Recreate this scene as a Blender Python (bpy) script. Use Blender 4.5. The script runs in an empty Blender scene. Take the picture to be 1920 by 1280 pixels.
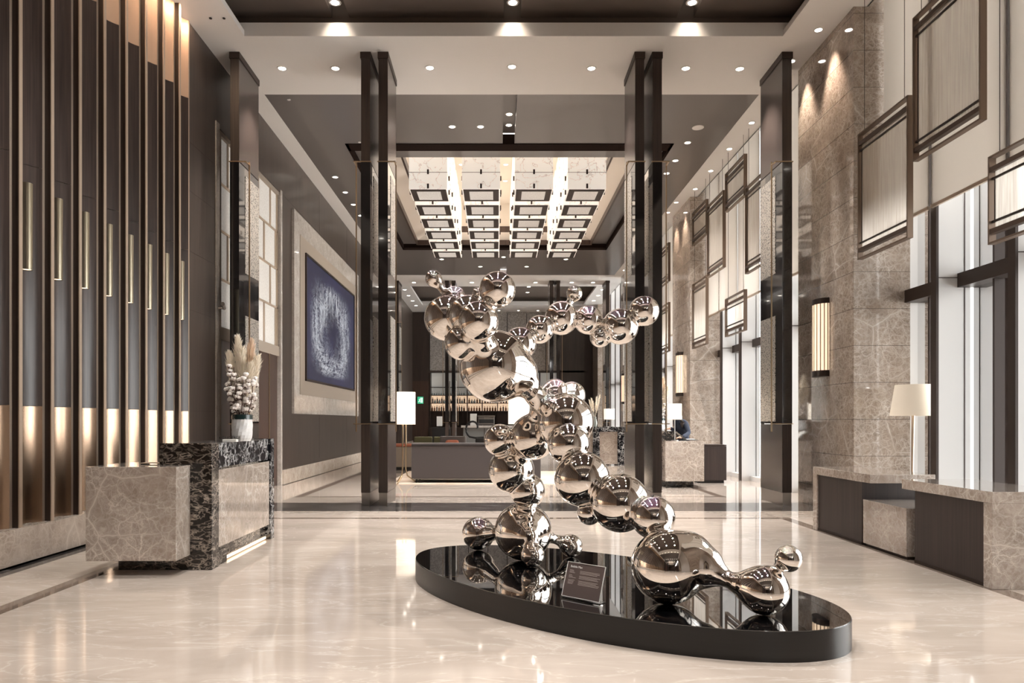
import bpy, math, random
import numpy as np
from mathutils import Vector, Matrix

random.seed(7)
scene = bpy.context.scene
COL = scene.collection

# ------------------------------------------------------------------ camera
F = 1333.0                 # focal length in pixels of the 1920 px wide frame
VX, VY, EYE = 932.0, 790.0, 1.30
cam_d = bpy.data.cameras.new('camera')
cam_d.sensor_width = 36.0
cam_d.lens = F / 1920.0 * 36.0
cam_d.shift_x = (960.0 - VX) / 1920.0
cam_d.shift_y = (VY - 640.0) / 1920.0
cam_d.clip_end = 200.0
cam = bpy.data.objects.new('camera', cam_d)
COL.objects.link(cam)
cam.location = (0, 0, EYE)
cam.rotation_euler = (math.radians(90), 0, 0)
scene.camera = cam

# ------------------------------------------------------------------ world, exposure, daylight
scene.view_settings.view_transform = 'Standard'
scene.view_settings.look = 'None'
scene.view_settings.gamma = 1.0
scene.view_settings.use_curve_mapping = False
scene.view_settings.exposure = 1.28
w = bpy.data.worlds.new('overcast_sky')
scene.world = w
w.use_nodes = True
bg = w.node_tree.nodes['Background']
bg.inputs[0].default_value = (1.0, 0.985, 0.97, 1)
bg.inputs[1].default_value = 4.8
scene.cycles.use_denoising = True
scene.cycles.max_bounces = 10
scene.cycles.diffuse_bounces = 5
scene.cycles.glossy_bounces = 6
scene.cycles.transparent_max_bounces = 16
scene.cycles.sample_clamp_indirect = 6.0
scene.cycles.caustics_reflective = False
scene.cycles.caustics_refractive = False

def add_light(name, kind, loc, energy, color=(1, 1, 1), rot=(0, 0, 0), data=None, **kw):
    if data is None:
        data = bpy.data.lights.new(name, kind)
        data.energy = energy
        data.color = color
        for k, v in kw.items():
            setattr(data, k, v)
    o = bpy.data.objects.new(name, data)
    o.location = loc
    o.rotation_euler = rot
    COL.objects.link(o)
    return o

# daylight enters through the window bays of the right-hand wall (portal = where the sky is seen)
for _y0, _y1 in ((3.3, 9.77), (11.57, 18.05), (19.85, 26.33), (28.13, 34.61)):
    p = add_light('window_portal', 'AREA', (5.9, (_y0 + _y1) / 2, 3.9), 1.0, rot=(0, math.radians(90), 0),
                  shape='RECTANGLE', size=7.6, size_y=_y1 - _y0)
    p.data.cycles.is_portal = True

SPOT_E = 330.0
WARM = (1.0, 0.975, 0.945)
_sd = bpy.data.lights.new('downlight_beam', 'SPOT')
_sd.energy = SPOT_E; _sd.color = WARM; _sd.spot_size = math.radians(82); _sd.spot_blend = 0.75; _sd.shadow_soft_size = 0.06
_sw = bpy.data.lights.new('wall_washer_beam', 'SPOT')
_sw.energy = 120.0; _sw.color = (1.0, 0.84, 0.68); _sw.spot_size = math.radians(56); _sw.spot_blend = 0.7; _sw.shadow_soft_size = 0.05

_sc = bpy.data.lights.new('coffer_spot_beam', 'SPOT')
_sc.energy = 20.0; _sc.color = (1.0, 0.84, 0.68); _sc.spot_size = math.radians(95); _sc.spot_blend = 1.0; _sc.shadow_soft_size = 0.08
# warm strip lamp added without a fitting to brighten the upper bronze panels
wall_wash = add_light('added_wall_wash', 'AREA', (-4.25, 8.0, 6.985), 22.0, (1.0, 0.72, 0.50), rot=(0, math.radians(12), 0), shape='RECTANGLE', size=0.02, size_y=4.4)

# ------------------------------------------------------------------ materials
def lin(r, g=None, b=None):
    if g is None:
        r, g, b = r
    f = lambda c: (c / 255 / 12.92) if c / 255 <= 0.04045 else ((c / 255 + 0.055) / 1.055) ** 2.4
    return (f(r), f(g), f(b), 1.0)

class NT:
    def __init__(s, name):
        s.m = bpy.data.materials.new(name)
        s.m.use_nodes = True
        s.t = s.m.node_tree
        s.b = s.t.nodes['Principled BSDF']
        s.out = s.t.nodes['Material Output']
        s._pos = None
    def n(s, typ, **kw):
        nd = s.t.nodes.new(typ)
        for k, v in kw.items():
            if k.startswith('i_'):
                nd.inputs[int(k[2:])].default_value = v
            else:
                setattr(nd, k, v)
        return nd
    def l(s, a, b):
        s.t.links.new(a, b)
    def setb(s, **kw):
        names = dict(color='Base Color', rough='Roughness', metal='Metallic', ior='IOR', spec='Specular IOR Level', coat='Coat Weight',
                     coatr='Coat Roughness', emit='Emission Strength', ecol='Emission Color', alpha='Alpha', trans='Transmission Weight', sheen='Sheen Weight')
        for k, v in kw.items():
            s.b.inputs[names[k]].default_value = v
    def pos(s, scale=(1, 1, 1), rot=(0, 0, 0), obj=False):
        if obj:
            c = s.n('ShaderNodeTexCoord').outputs['Object']
        else:
            c = s.n('ShaderNodeNewGeometry').outputs['Position']
        mp = s.n('ShaderNodeMapping')
        mp.inputs['Scale'].default_value = scale
        mp.inputs['Rotation'].default_value = rot
        s.l(c, mp.inputs['Vector'])
        return mp.outputs[0]
    def noise(s, vec, scale, detail=4, rough=0.55, dist=0.0):
        nd = s.n('ShaderNodeTexNoise')
        nd.inputs['Scale'].default_value = scale
        nd.inputs['Detail'].default_value = detail
        nd.inputs['Roughness'].default_value = rough
        nd.inputs['Distortion'].default_value = dist
        s.l(vec, nd.inputs['Vector'])
        return nd
    def ramp(s, fac, stops, interp='LINEAR'):
        nd = s.n('ShaderNodeValToRGB')
        cr = nd.color_ramp
        cr.interpolation = interp
        while len(cr.elements) < len(stops):
            cr.elements.new(0.5)
        for e, (p, c) in zip(cr.elements, stops):
            e.position = p
            e.color = c if not isinstance(c, (int, float)) else (c, c, c, 1)
        s.l(fac, nd.inputs[0])
        return nd.outputs[0]
    def mix(s, fac, a, b, mode='MIX'):
        nd = s.n('ShaderNodeMix', data_type='RGBA', blend_type=mode)
        for sock, v in ((nd.inputs[0], fac), (nd.inputs[6], a), (nd.inputs[7], b)):
            if hasattr(v, 'is_linked') or hasattr(v, 'links'):
                s.l(v, sock)
            else:
                sock.default_value = v
        return nd.outputs[2]
    def math(s, op, a, b=None, c=None):
        nd = s.n('ShaderNodeMath', operation=op)
        for i, v in enumerate((a, b, c)):
            if v is None:
                continue
            if hasattr(v, 'links'):
                s.l(v, nd.inputs[i])
            else:
                nd.inputs[i].default_value = v
        return nd.outputs[0]
    def bump(s, height, strength=0.3, dist=0.01):
        nd = s.n('ShaderNodeBump')
        nd.inputs['Strength'].default_value = strength
        nd.inputs['Distance'].default_value = dist
        s.l(height, nd.inputs['Height'])
        s.l(nd.outputs[0], s.b.inputs['Normal'])

def plain(name, col, rough=0.5, metal=0.0, **kw):
    t = NT(name)
    t.setb(color=lin(col), rough=rough, metal=metal, **kw)
    return t.m

def glow(name, col, strength, base=None):
    t = NT(name)
    t.setb(color=lin(base or col), rough=0.6, ecol=lin(col), emit=strength)
    return t.m

def wood(name, dark, light, rough=0.38, horiz=False, coat=0.15):
    t = NT(name)
    sc = (60, 60, 1.2) if not horiz else (1.2, 1.2, 60)
    v = t.pos(sc)
    a = t.noise(v, 1.0, 5, 0.6)
    b = t.noise(t.pos((6, 6, 0.35)), 1.0, 3, 0.5)
    f = t.math('ADD', t.math('MULTIPLY', a.outputs[0], 0.7), t.math('MULTIPLY', b.outputs[0], 0.3))
    c = t.ramp(f, [(0.33, lin(dark)), (0.68, lin(light))])
    t.l(c, t.b.inputs['Base Color'])
    t.setb(rough=rough, coat=coat, coatr=0.25)
    return t.m

def marble(name, dark, mid, vein, scale=1.0, rough=0.12, seam=None, coat=0.3, v2s=0.6):
    t = NT(name)
    p = t.pos((1, 1, 1))
    wn = t.noise(p, 3.4 * scale, 5, 0.62)
    warp = t.n('ShaderNodeVectorMath', operation='MULTIPLY_ADD')
    t.l(wn.outputs['Color'], warp.inputs[0])
    warp.inputs[1].default_value = (0.26 / scale,) * 3
    t.l(p, warp.inputs[2])
    wn2 = t.noise(p, 1.5 * scale, 4, 0.55)
    warp2 = t.n('ShaderNodeVectorMath', operation='MULTIPLY_ADD')
    t.l(wn2.outputs['Color'], warp2.inputs[0])
    warp2.inputs[1].default_value = (0.22 / scale,) * 3
    t.l(p, warp2.inputs[2])
    def vor(s, vec):
        v = t.n('ShaderNodeTexVoronoi', feature='DISTANCE_TO_EDGE')
        v.inputs['Scale'].default_value = s * scale
        t.l(vec.outputs[0], v.inputs['Vector'])
        return v.outputs['Distance']
    # a few long angular veins, and a fine chaotic crackle between them
    v1 = t.ramp(vor(1.25, warp2), [(0.0, 0.75), (0.010, 0.3), (0.05, 0.0)])
    g1 = t.ramp(t.noise(p, 0.9 * scale, 3, 0.5).outputs[0], [(0.42, 0.0), (0.56, 1.0)])
    v1 = t.math('MULTIPLY', v1, g1)
    v2 = t.ramp(vor(3.2, warp), [(0.0, v2s), (0.02, v2s * 0.36), (0.07, 0.0)])
    v3 = t.math('MAXIMUM', t.ramp(vor(7.5, warp), [(0.0, 0.65), (0.05, 0.2), (0.16, 0.0)]), t.ramp(vor(15.0, warp), [(0.0, 0.4), (0.08, 0.12), (0.22, 0.0)]))
    gate = t.ramp(t.noise(p, 1.7 * scale, 6, 0.65).outputs[0], [(0.36, 0.25), (0.6, 1.0)])
    fine = t.math('MULTIPLY', t.math('MAXIMUM', v2, v3), gate)
    hz = t.ramp(t.noise(warp.outputs[0], 9.0 * scale, 5, 0.7).outputs[0], [(0.5, 0.0), (0.72, 0.45)])
    vm = t.math('MAXIMUM', t.math('MAXIMUM', v1, fine), hz)
    cl = t.ramp(t.noise(warp.outputs[0], 3.2 * scale, 7, 0.68).outputs[0], [(0.3, lin(dark)), (0.7, lin(mid))])
    c = t.mix(vm, cl, lin(vein))
    if seam:
        z = t.n('ShaderNodeSeparateXYZ')
        t.l(t.n('ShaderNodeNewGeometry').outputs['Position'], z.inputs[0])
        fr = t.math('FRACT', t.math('DIVIDE', t.math('SUBTRACT', z.outputs[2], seam[0]), seam[1]))
        ln = t.math('LESS_THAN', fr, 0.006 / seam[1])
        c = t.mix(ln, c, lin(84, 74, 67))
    t.l(c, t.b.inputs['Base Color'])
    t.setb(rough=rough, coat=coat, coatr=0.04)
    return t.m

def black_marble(name, ground=(24, 24, 27), vein=(215, 215, 215), scale=1.0, stretch=(1, 1, 1)):
    t = NT(name)
    p = t.pos(stretch)
    wn = t.noise(p, 4.0 * scale, 4, 0.6)
    warp = t.n('ShaderNodeVectorMath', operation='MULTIPLY_ADD')
    t.l(wn.outputs['Color'], warp.inputs[0])
    warp.inputs[1].default_value = (0.28,) * 3
    t.l(p, warp.inputs[2])
    nz = t.noise(warp.outputs[0], 7.0 * scale, 3, 0.6)
    r = t.math('ABSOLUTE', t.math('SUBTRACT', nz.outputs[0], 0.5))
    v = t.ramp(r, [(0.0, 1.0), (0.010, 0.5), (0.030, 0.0)])
    nz2 = t.noise(warp.outputs[0], 17.0 * scale, 2, 0.5)
    r2 = t.math('ABSOLUTE', t.math('SUBTRACT', nz2.outputs[0], 0.48))
    v2 = t.ramp(r2, [(0.0, 0.6), (0.03, 0.15), (0.06, 0.0)])
    gate = t.ramp(t.noise(p, 3.0, 3).outputs[0], [(0.35, 0.1), (0.6, 1.0)])
    vm = t.math('MULTIPLY', t.math('MAXIMUM', v, v2), gate)
    c = t.mix(vm, lin(ground), lin(vein))
    t.l(c, t.b.inputs['Base Color'])
    t.setb(rough=0.1, coat=0.15, coatr=0.03)
    return t.m

M = {}
def floor_stone(name, a, b, vein, rough=0.055):
    t = NT(name)
    p = t.pos((0.55, 1.6, 1), rot=(0, 0, 0.35))
    wn = t.noise(p, 1.2, 6, 0.62, 0.8)
    c = t.ramp(wn.outputs[0], [(0.3, lin(a)), (0.7, lin(b))])
    nz = t.noise(t.pos((0.7, 2.6, 1), rot=(0, 0, 0.5)), 1.5, 5, 0.6, 1.2)
    r = t.math('ABSOLUTE', t.math('SUBTRACT', nz.outputs[0], 0.5))
    v = t.ramp(r, [(0.0, 0.45), (0.012, 0.12), (0.03, 0.0)])
    c = t.mix(v, c, lin(vein))
    t.l(c, t.b.inputs['Base Color'])
    t.setb(rough=rough, ior=1.5, coat=0.12, coatr=0.015)
    return t.m

M['floor'] = floor_stone('beige_floor_marble', (170, 156, 144), (193, 179, 167), (216, 205, 194))
M['floor_brown'] = floor_stone('brown_floor_strip', (104, 90, 80), (128, 112, 100), (150, 136, 122))
M['floor_black'] = black_marble('dark_floor_band', (40, 36, 35), (140, 134, 130), 0.9, (0.6, 1.5, 1))
M['white'] = plain('white_ceiling_paint', (216, 212, 208), 0.7)
M['grey_ceiling'] = plain('grey_lacquer_ceiling', (100, 94, 91), 0.32, coat=0.2)
M['dark_ceiling'] = plain('dark_ceiling_panel', (98, 88, 81), 0.5)
M['cream'] = plain('cream_cove_paint', (222, 213, 202), 0.7)
M['fin_dark'] = wood('fin_dark_veneer', (32, 22, 17), (52, 38, 31))
M['brown_trim'] = wood('brown_trim_wood', (52, 36, 29), (78, 56, 46))
M['wood'] = wood('dark_wall_veneer', (48, 40, 35), (78, 67, 60), 0.36, coat=0.08)
M['wood_flute'] = wood('fluted_dark_veneer', (38, 29, 26), (74, 60, 54), 0.30, coat=0.06)
M['wood_col'] = wood('column_dark_veneer', (30, 22, 18), (62, 48, 41), 0.45, coat=0.0)
M['wood_grey'] = wood('column_grey_veneer', (84, 74, 70), (108, 97, 92), 0.3)
M['wood_table'] = wood('table_panel_veneer', (36, 27, 25), (62, 49, 45), 0.45, coat=0.0)
M['bronze'] = plain('satin_bronze', (172, 146, 124), 0.27, 1.0)
M['bronze_edge'] = plain('bronze_edge_metal', (196, 178, 160), 0.45, 0.7)
M['brass'] = plain('brushed_brass', (186, 164, 136), 0.3, 1.0)
M['champagne'] = plain('champagne_metal', (190, 180, 158), 0.3, 1.0)
M['dark_metal'] = plain('dark_bronze_metal', (60, 50, 45), 0.4, 0.6)
M['steel'] = plain('brushed_steel', (150, 146, 142), 0.28, 1.0)
M['mirror'] = plain('mirror_polished_steel', (238, 232, 226), 0.012, 1.0)
M['black_gloss'] = plain('black_mirror_acrylic', (7, 7, 8), 0.02, ior=1.75, coat=1.0, coatr=0.0)
M['black_side'] = wood('black_lacquer_edge', (14, 12, 12), (23, 20, 19), 0.3, horiz=True, coat=0.0)
M['dark_glass'] = plain('smoked_dark_glass', (26, 25, 26), 0.07, ior=1.7, coat=0.6, coatr=0.02)
M['emperador'] = marble('light_brown_marble', (140, 126, 115), (174, 160, 149), (224, 215, 205), 1.5, rough=0.06, coat=0.9, v2s=0.95)
M['pier'] = marble('pier_brown_marble', (122, 107, 95), (158, 142, 128), (212, 201, 190), 1.15, rough=0.06, seam=(0.314, 0.507), coat=0.5)
M['base_marble'] = marble('baseboard_marble', (172, 155, 140), (206, 192, 178), (232, 222, 210), 1.0)
M['pale_marble'] = marble('pale_stone', (164, 156, 148), (192, 184, 177), (218, 212, 206), 1.6)
M['black_marble'] = black_marble('black_white_vein_marble', (20, 20, 24), (226, 226, 226), 0.6)
M['black_marble_end'] = black_marble('dark_brown_vein_marble', (24, 20, 18), (176, 164, 152), 0.6, (1, 1, 2.0))
M['linen'] = plain('cream_linen', (226, 216, 202), 0.85)
M['beige_mat'] = plain('beige_picture_mat', (150, 138, 126), 0.8)
M['window_white'] = plain('white_aluminium_panel', (214, 212, 210), 0.35)
M['mullion'] = plain('dark_brown_mullion', (58, 47, 42), 0.4, 0.3)
M['well_glow'] = glow('small_well_lens', (255, 248, 238), 0.9)
M['bronze_lit_look'] = plain('lit_look_upper_bronze', (204, 172, 146), 0.5, 0.35)  # the satin bronze again, lightened so the upper panels look lit
M['screen_frame'] = plain('screen_bronze_frame', (122, 104, 90), 0.4, 0.6)
M['wood_side'] = wood('column_satin_side_veneer', (46, 37, 33), (68, 57, 51), 0.26, coat=0.45)
M['screen_bar'] = plain('screen_bronze_bar', (82, 66, 56), 0.4, 0.4)
M['rim_black'] = plain('matt_dark_rim', (34, 24, 20), 0.9, spec=0.05)
M['sofa'] = plain('charcoal_upholstery', (64, 56, 54), 0.9, sheen=0.3)
M['vase'] = plain('white_ceramic', (222, 222, 222), 0.45)
M['pampas'] = plain('cream_pampas', (250, 242, 228), 0.95)
M['pampas_pink'] = plain('blush_pampas', (240, 220, 200), 0.95)
M['cotton'] = plain('white_cotton', (236, 228, 222), 0.95)
M['twig'] = plain('brown_twig', (82, 56, 46), 0.8)
M['green_dark'] = plain('dark_green_glass', (26, 44, 44), 0.2)
M['paper'] = plain('white_paper', (232, 230, 224), 0.8)
M['ink'] = plain('dark_ink', (40, 36, 34), 0.6)
M['navy'] = plain('navy_cloth', (44, 50, 66), 0.9)
M['skin'] = plain('skin', (206, 164, 140), 0.55)
M['hair'] = plain('dark_brown_hair', (44, 32, 28), 0.5)
M['black'] = plain('matt_black', (26, 24, 24), 0.6)
M['grey_bar'] = plain('grey_bar_counter', (112, 112, 110), 0.4)
M['terracotta'] = plain('terracotta_cushion', (176, 108, 84), 0.9)
M['olive'] = plain('olive_upholstery', (104, 100, 70), 0.85)
M['bottle'] = plain('dark_bottle_glass', (36, 32, 28), 0.15)
M['bottle_amber'] = plain('amber_bottle_glass', (120, 74, 36), 0.15)
M['bottle_clear'] = plain('pale_bottle_glass', (150, 156, 150), 0.15)
M['lamp_glow'] = glow('lit_lamp_shade', (255, 242, 224), 0.33)
M['lamp_soft'] = glow('softly_lit_lamp_shade', (255, 240, 218), 0.10, (214, 202, 184))
M['spot_glow'] = glow('downlight_lens', (255, 246, 232), 9.0)
M['sconce_glow'] = glow('sconce_diffuser', (255, 228, 196), 0.42)
M['shelf_glow'] = glow('lit_bar_shelf_back', (255, 218, 184), 0.30)
M['shelf_dim'] = glow('dim_bar_shelf_back', (220, 216, 208), 0.08)
M['exit_green'] = glow('exit_sign_green', (60, 190, 140), 0.25)
M['exit_white'] = glow('exit_sign_white', (230, 250, 240), 0.35)
M['led_warm'] = glow('warm_led_strip', (255, 222, 186), 1.1)
M['qr'] = plain('plaque_print', (206, 196, 186), 0.6)

def _lattice():
    t = NT('backlit_paper_screen')
    n_ = t.noise(t.pos((30, 30, 30)), 1.0, 4)
    c = t.ramp(n_.outputs[0], [(0.3, lin(196, 192, 186)), (0.7, lin(214, 211, 206))])
    t.l(c, t.b.inputs['Base Color']); t.l(c, t.b.inputs['Emission Color'])
    t.setb(rough=0.6, emit=0.09)
    return t.m
M['screen_paper'] = _lattice()

def _silver():
    t = NT('hammered_silver_panel')
    v = t.n('ShaderNodeTexVoronoi')
    v.inputs['Scale'].default_value = 34
    t.l(t.pos(), v.inputs['Vector'])
    n_ = t.noise(t.pos(), 42, 3, 0.7)
    f = t.math('ADD', t.math('MULTIPLY', v.outputs['Distance'], 0.7), t.math('MULTIPLY', n_.outputs[0], 0.5))
    c = t.ramp(f, [(0.36, lin(58, 52, 47)), (0.58, lin(226, 219, 210))])
    t.l(c, t.b.inputs['Base Color'])
    t.setb(rough=0.3, metal=0.8)
    t.bump(f, 0.5, 0.01)
    return t.m
M['silver'] = _silver()

def _backpanel():
    t = NT('speckled_grey_wall_panel')
    n_ = t.noise(t.pos((3, 3, 3)), 6.0, 5, 0.7)
    c = t.ramp(n_.outputs[0], [(0.35, lin(108, 102, 98)), (0.65, lin(166, 160, 155))])
    t.l(c, t.b.inputs['Base Color'])
    t.setb(rough=0.4)
    return t.m
M['back_panel'] = _backpanel()

def _alabaster():
    t = NT('glowing_alabaster')
    p = t.pos()
    wn = t.noise(p, 2.0, 4)
    warp = t.n('ShaderNodeVectorMath', operation='MULTIPLY_ADD')
    t.l(wn.outputs['Color'], warp.inputs[0]); warp.inputs[1].default_value = (0.8,) * 3
    t.l(p, warp.inputs[2])
    nz = t.noise(warp.outputs[0], 1.6, 3)
    r = t.math('ABSOLUTE', t.math('SUBTRACT', nz.outputs[0], 0.5))
    v = t.ramp(r, [(0.0, 0.5), (0.006, 0.2), (0.016, 0.0)])
    c = t.mix(v, lin(244, 236, 226), lin(132, 124, 118))
    t.l(c, t.b.inputs['Base Color']); t.l(c, t.b.inputs['Emission Color'])
    t.setb(rough=0.35, emit=0.21)
    return t.m
M['alabaster'] = _alabaster()

def _mesh_fabric():
    t = NT('woven_screen_fabric')
    n_ = t.noise(t.pos((40, 40, 1.5)), 1.0, 4, 0.6)
    c = t.ramp(n_.outputs[0], [(0.3, lin(186, 176, 165)), (0.7, lin(218, 209, 199))])
    df = t.n('ShaderNodeBsdfDiffuse'); tr = t.n('ShaderNodeBsdfTranslucent'); tp = t.n('ShaderNodeBsdfTransparent')
    t.l(c, df.inputs[0]); t.l(c, tr.inputs[0])
    m1 = t.n('ShaderNodeMixShader', i_0=0.68); t.l(df.outputs[0], m1.inputs[1]); t.l(tr.outputs[0], m1.inputs[2])
    m2 = t.n('ShaderNodeMixShader', i_0=0.38); t.l(m1.outputs[0], m2.inputs[1]); t.l(tp.outputs[0], m2.inputs[2])
    t.l(m2.outputs[0], t.out.inputs[0])
    return t.m
M['screen_fabric'] = _mesh_fabric()

def _blind():
    t = NT('translucent_roller_blind')
    df = t.n('ShaderNodeBsdfDiffuse'); tr = t.n('ShaderNodeBsdfTranslucent')
    df.inputs[0].default_value = lin(214, 207, 200); tr.inputs[0].default_value = lin(206, 200, 193)
    m1 = t.n('ShaderNodeMixShader', i_0=0.5); t.l(df.outputs[0], m1.inputs[1]); t.l(tr.outputs[0], m1.inputs[2])
    t.l(m1.outputs[0], t.out.inputs[0])
    return t.m
M['blind'] = _blind()

def _pane():
    t = NT('clear_window_glass')
    gl = t.n('ShaderNodeBsdfGlossy'); gl.inputs['Roughness'].default_value = 0.02
    tp = t.n('ShaderNodeBsdfTransparent'); tp.inputs[0].default_value = (0.9, 0.92, 0.92, 1)
    fr = t.n('ShaderNodeFresnel'); fr.inputs[0].default_value = 1.45
    m1 = t.n('ShaderNodeMixShader')
    t.l(fr.outputs[0], m1.inputs[0]); t.l(tp.outputs[0], m1.inputs[1]); t.l(gl.outputs[0], m1.inputs[2])
    t.l(m1.outputs[0], t.out.inputs[0])
    return t.m
M['pane'] = _pane()

def _acrylic():
    t = NT('clear_acrylic_edge')
    t.setb(color=(0.9, 0.9, 0.92, 1), rough=0.05, trans=0.9, ior=1.4)
    return t.m
M['acrylic'] = _acrylic()
M['plaque'] = plain('plaque_brown_card', (92, 80, 77), 0.18, coat=0.6, coatr=0.05)

def _painting():
    # blue abstract canvas: pale brushwork sweeping round a dark centre; local x = along wall 0..1, z = up 0..1 (Generated)
    t = NT('blue_abstract_canvas')
    g = t.n('ShaderNodeTexCoord').outputs['Generated']
    sp = t.n('ShaderNodeSeparateXYZ'); t.l(g, sp.inputs[0])
    u, v = sp.outputs[1], sp.outputs[2]
    cb = t.n('ShaderNodeCombineXYZ'); t.l(u, cb.inputs[0]); t.l(v, cb.inputs[1])
    vec = cb.outputs[0]
    # warp the plane with swirling noise, then lay dry brush streaks along an open horseshoe of strokes
    def nz(scale, sx, sy, det=5, ro=0.6, di=0.0):
        mp = t.n('ShaderNodeMapping'); mp.inputs['Scale'].default_value = (sx, sy, 1); t.l(vec, mp.inputs[0])
        return t.noise(mp.outputs[0], scale, det, ro, di).outputs[0]
    wu = t.math('MULTIPLY', t.math('SUBTRACT', nz(2.3, 1.6, 1, 4), 0.5), 0.42)
    wv = t.math('MULTIPLY', t.math('SUBTRACT', nz(3.1, 1.6, 1, 4), 0.5), 0.36)
    un = t.math('ADD', t.math('SUBTRACT', u, 0.47), wu)
    vn = t.math('ADD', t.math('SUBTRACT', v, 0.46), wv)
    rr = t.math('SQRT', t.math('ADD', t.math('POWER', t.math('DIVIDE', un, 0.33), 2.0), t.math('POWER', t.math('DIVIDE', vn, 0.37), 2.0)))
    ring = t.math('ABSOLUTE', t.math('SUBTRACT', rr, 0.9))
    band = t.ramp(ring, [(0.0, 1.0), (0.2, 0.7), (0.36, 0.12), (0.62, 0.0)])
    vert = t.ramp(nz(1.0, 34, 2.6, 5, 0.7, 0.6), [(0.46, 0.0), (0.56, 0.6), (0.66, 1.0)])
    hori = t.ramp(nz(1.0, 5, 22, 6, 0.75, 1.6), [(0.45, 0.0), (0.58, 0.7), (0.7, 1.0)])
    swl = t.ramp(t.math('ABSOLUTE', t.math('SUBTRACT', nz(4.0, 2, 1.2, 6, 0.7, 2.5), 0.5)), [(0.0, 1.0), (0.03, 0.4), (0.08, 0.0)])
    low = t.ramp(v, [(0.22, 1.0), (0.36, 0.0)])
    sel = t.mix(low, vert, hori)
    f = t.math('MULTIPLY', band, t.math('ADD', t.math('MULTIPLY', sel, 0.85), t.math('MULTIPLY', swl, 0.55)))
    f = t.math('ADD', f, t.math('MULTIPLY', t.math('MULTIPLY', swl, 0.25), t.ramp(ring, [(0.3, 1.0), (0.7, 0.0)])))
    edge = t.math('MULTIPLY', t.ramp(u, [(0.05, 0.0), (0.12, 1.0), (0.88, 1.0), (0.95, 0.0)]), t.ramp(v, [(0.05, 0.0), (0.1, 1.0), (0.85, 1.0), (0.93, 0.0)]))
    f = t.math('MULTIPLY', f, edge)
    base = t.ramp(t.noise(vec, 2.5, 3).outputs[0], [(0.3, lin(22, 23, 52)), (0.7, lin(38, 40, 78))])
    c = t.mix(t.math('MINIMUM', f, 1.0), base, lin(176, 186, 200))
    t.l(c, t.b.inputs['Base Color'])
    t.setb(rough=0.6)
    return t.m
M['painting'] = _painting()

def _rug():
    t = NT('patterned_rug')
    n_ = t.noise(t.pos((1.5, 3, 1)), 1.2, 4, 0.6)
    c = t.ramp(n_.outputs[0], [(0.35, lin(196, 172, 150)), (0.6, lin(214, 200, 184))])
    t.l(c, t.b.inputs['Base Color'])
    t.setb(rough=0.95)
    return t.m
M['rug'] = _rug()

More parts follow.
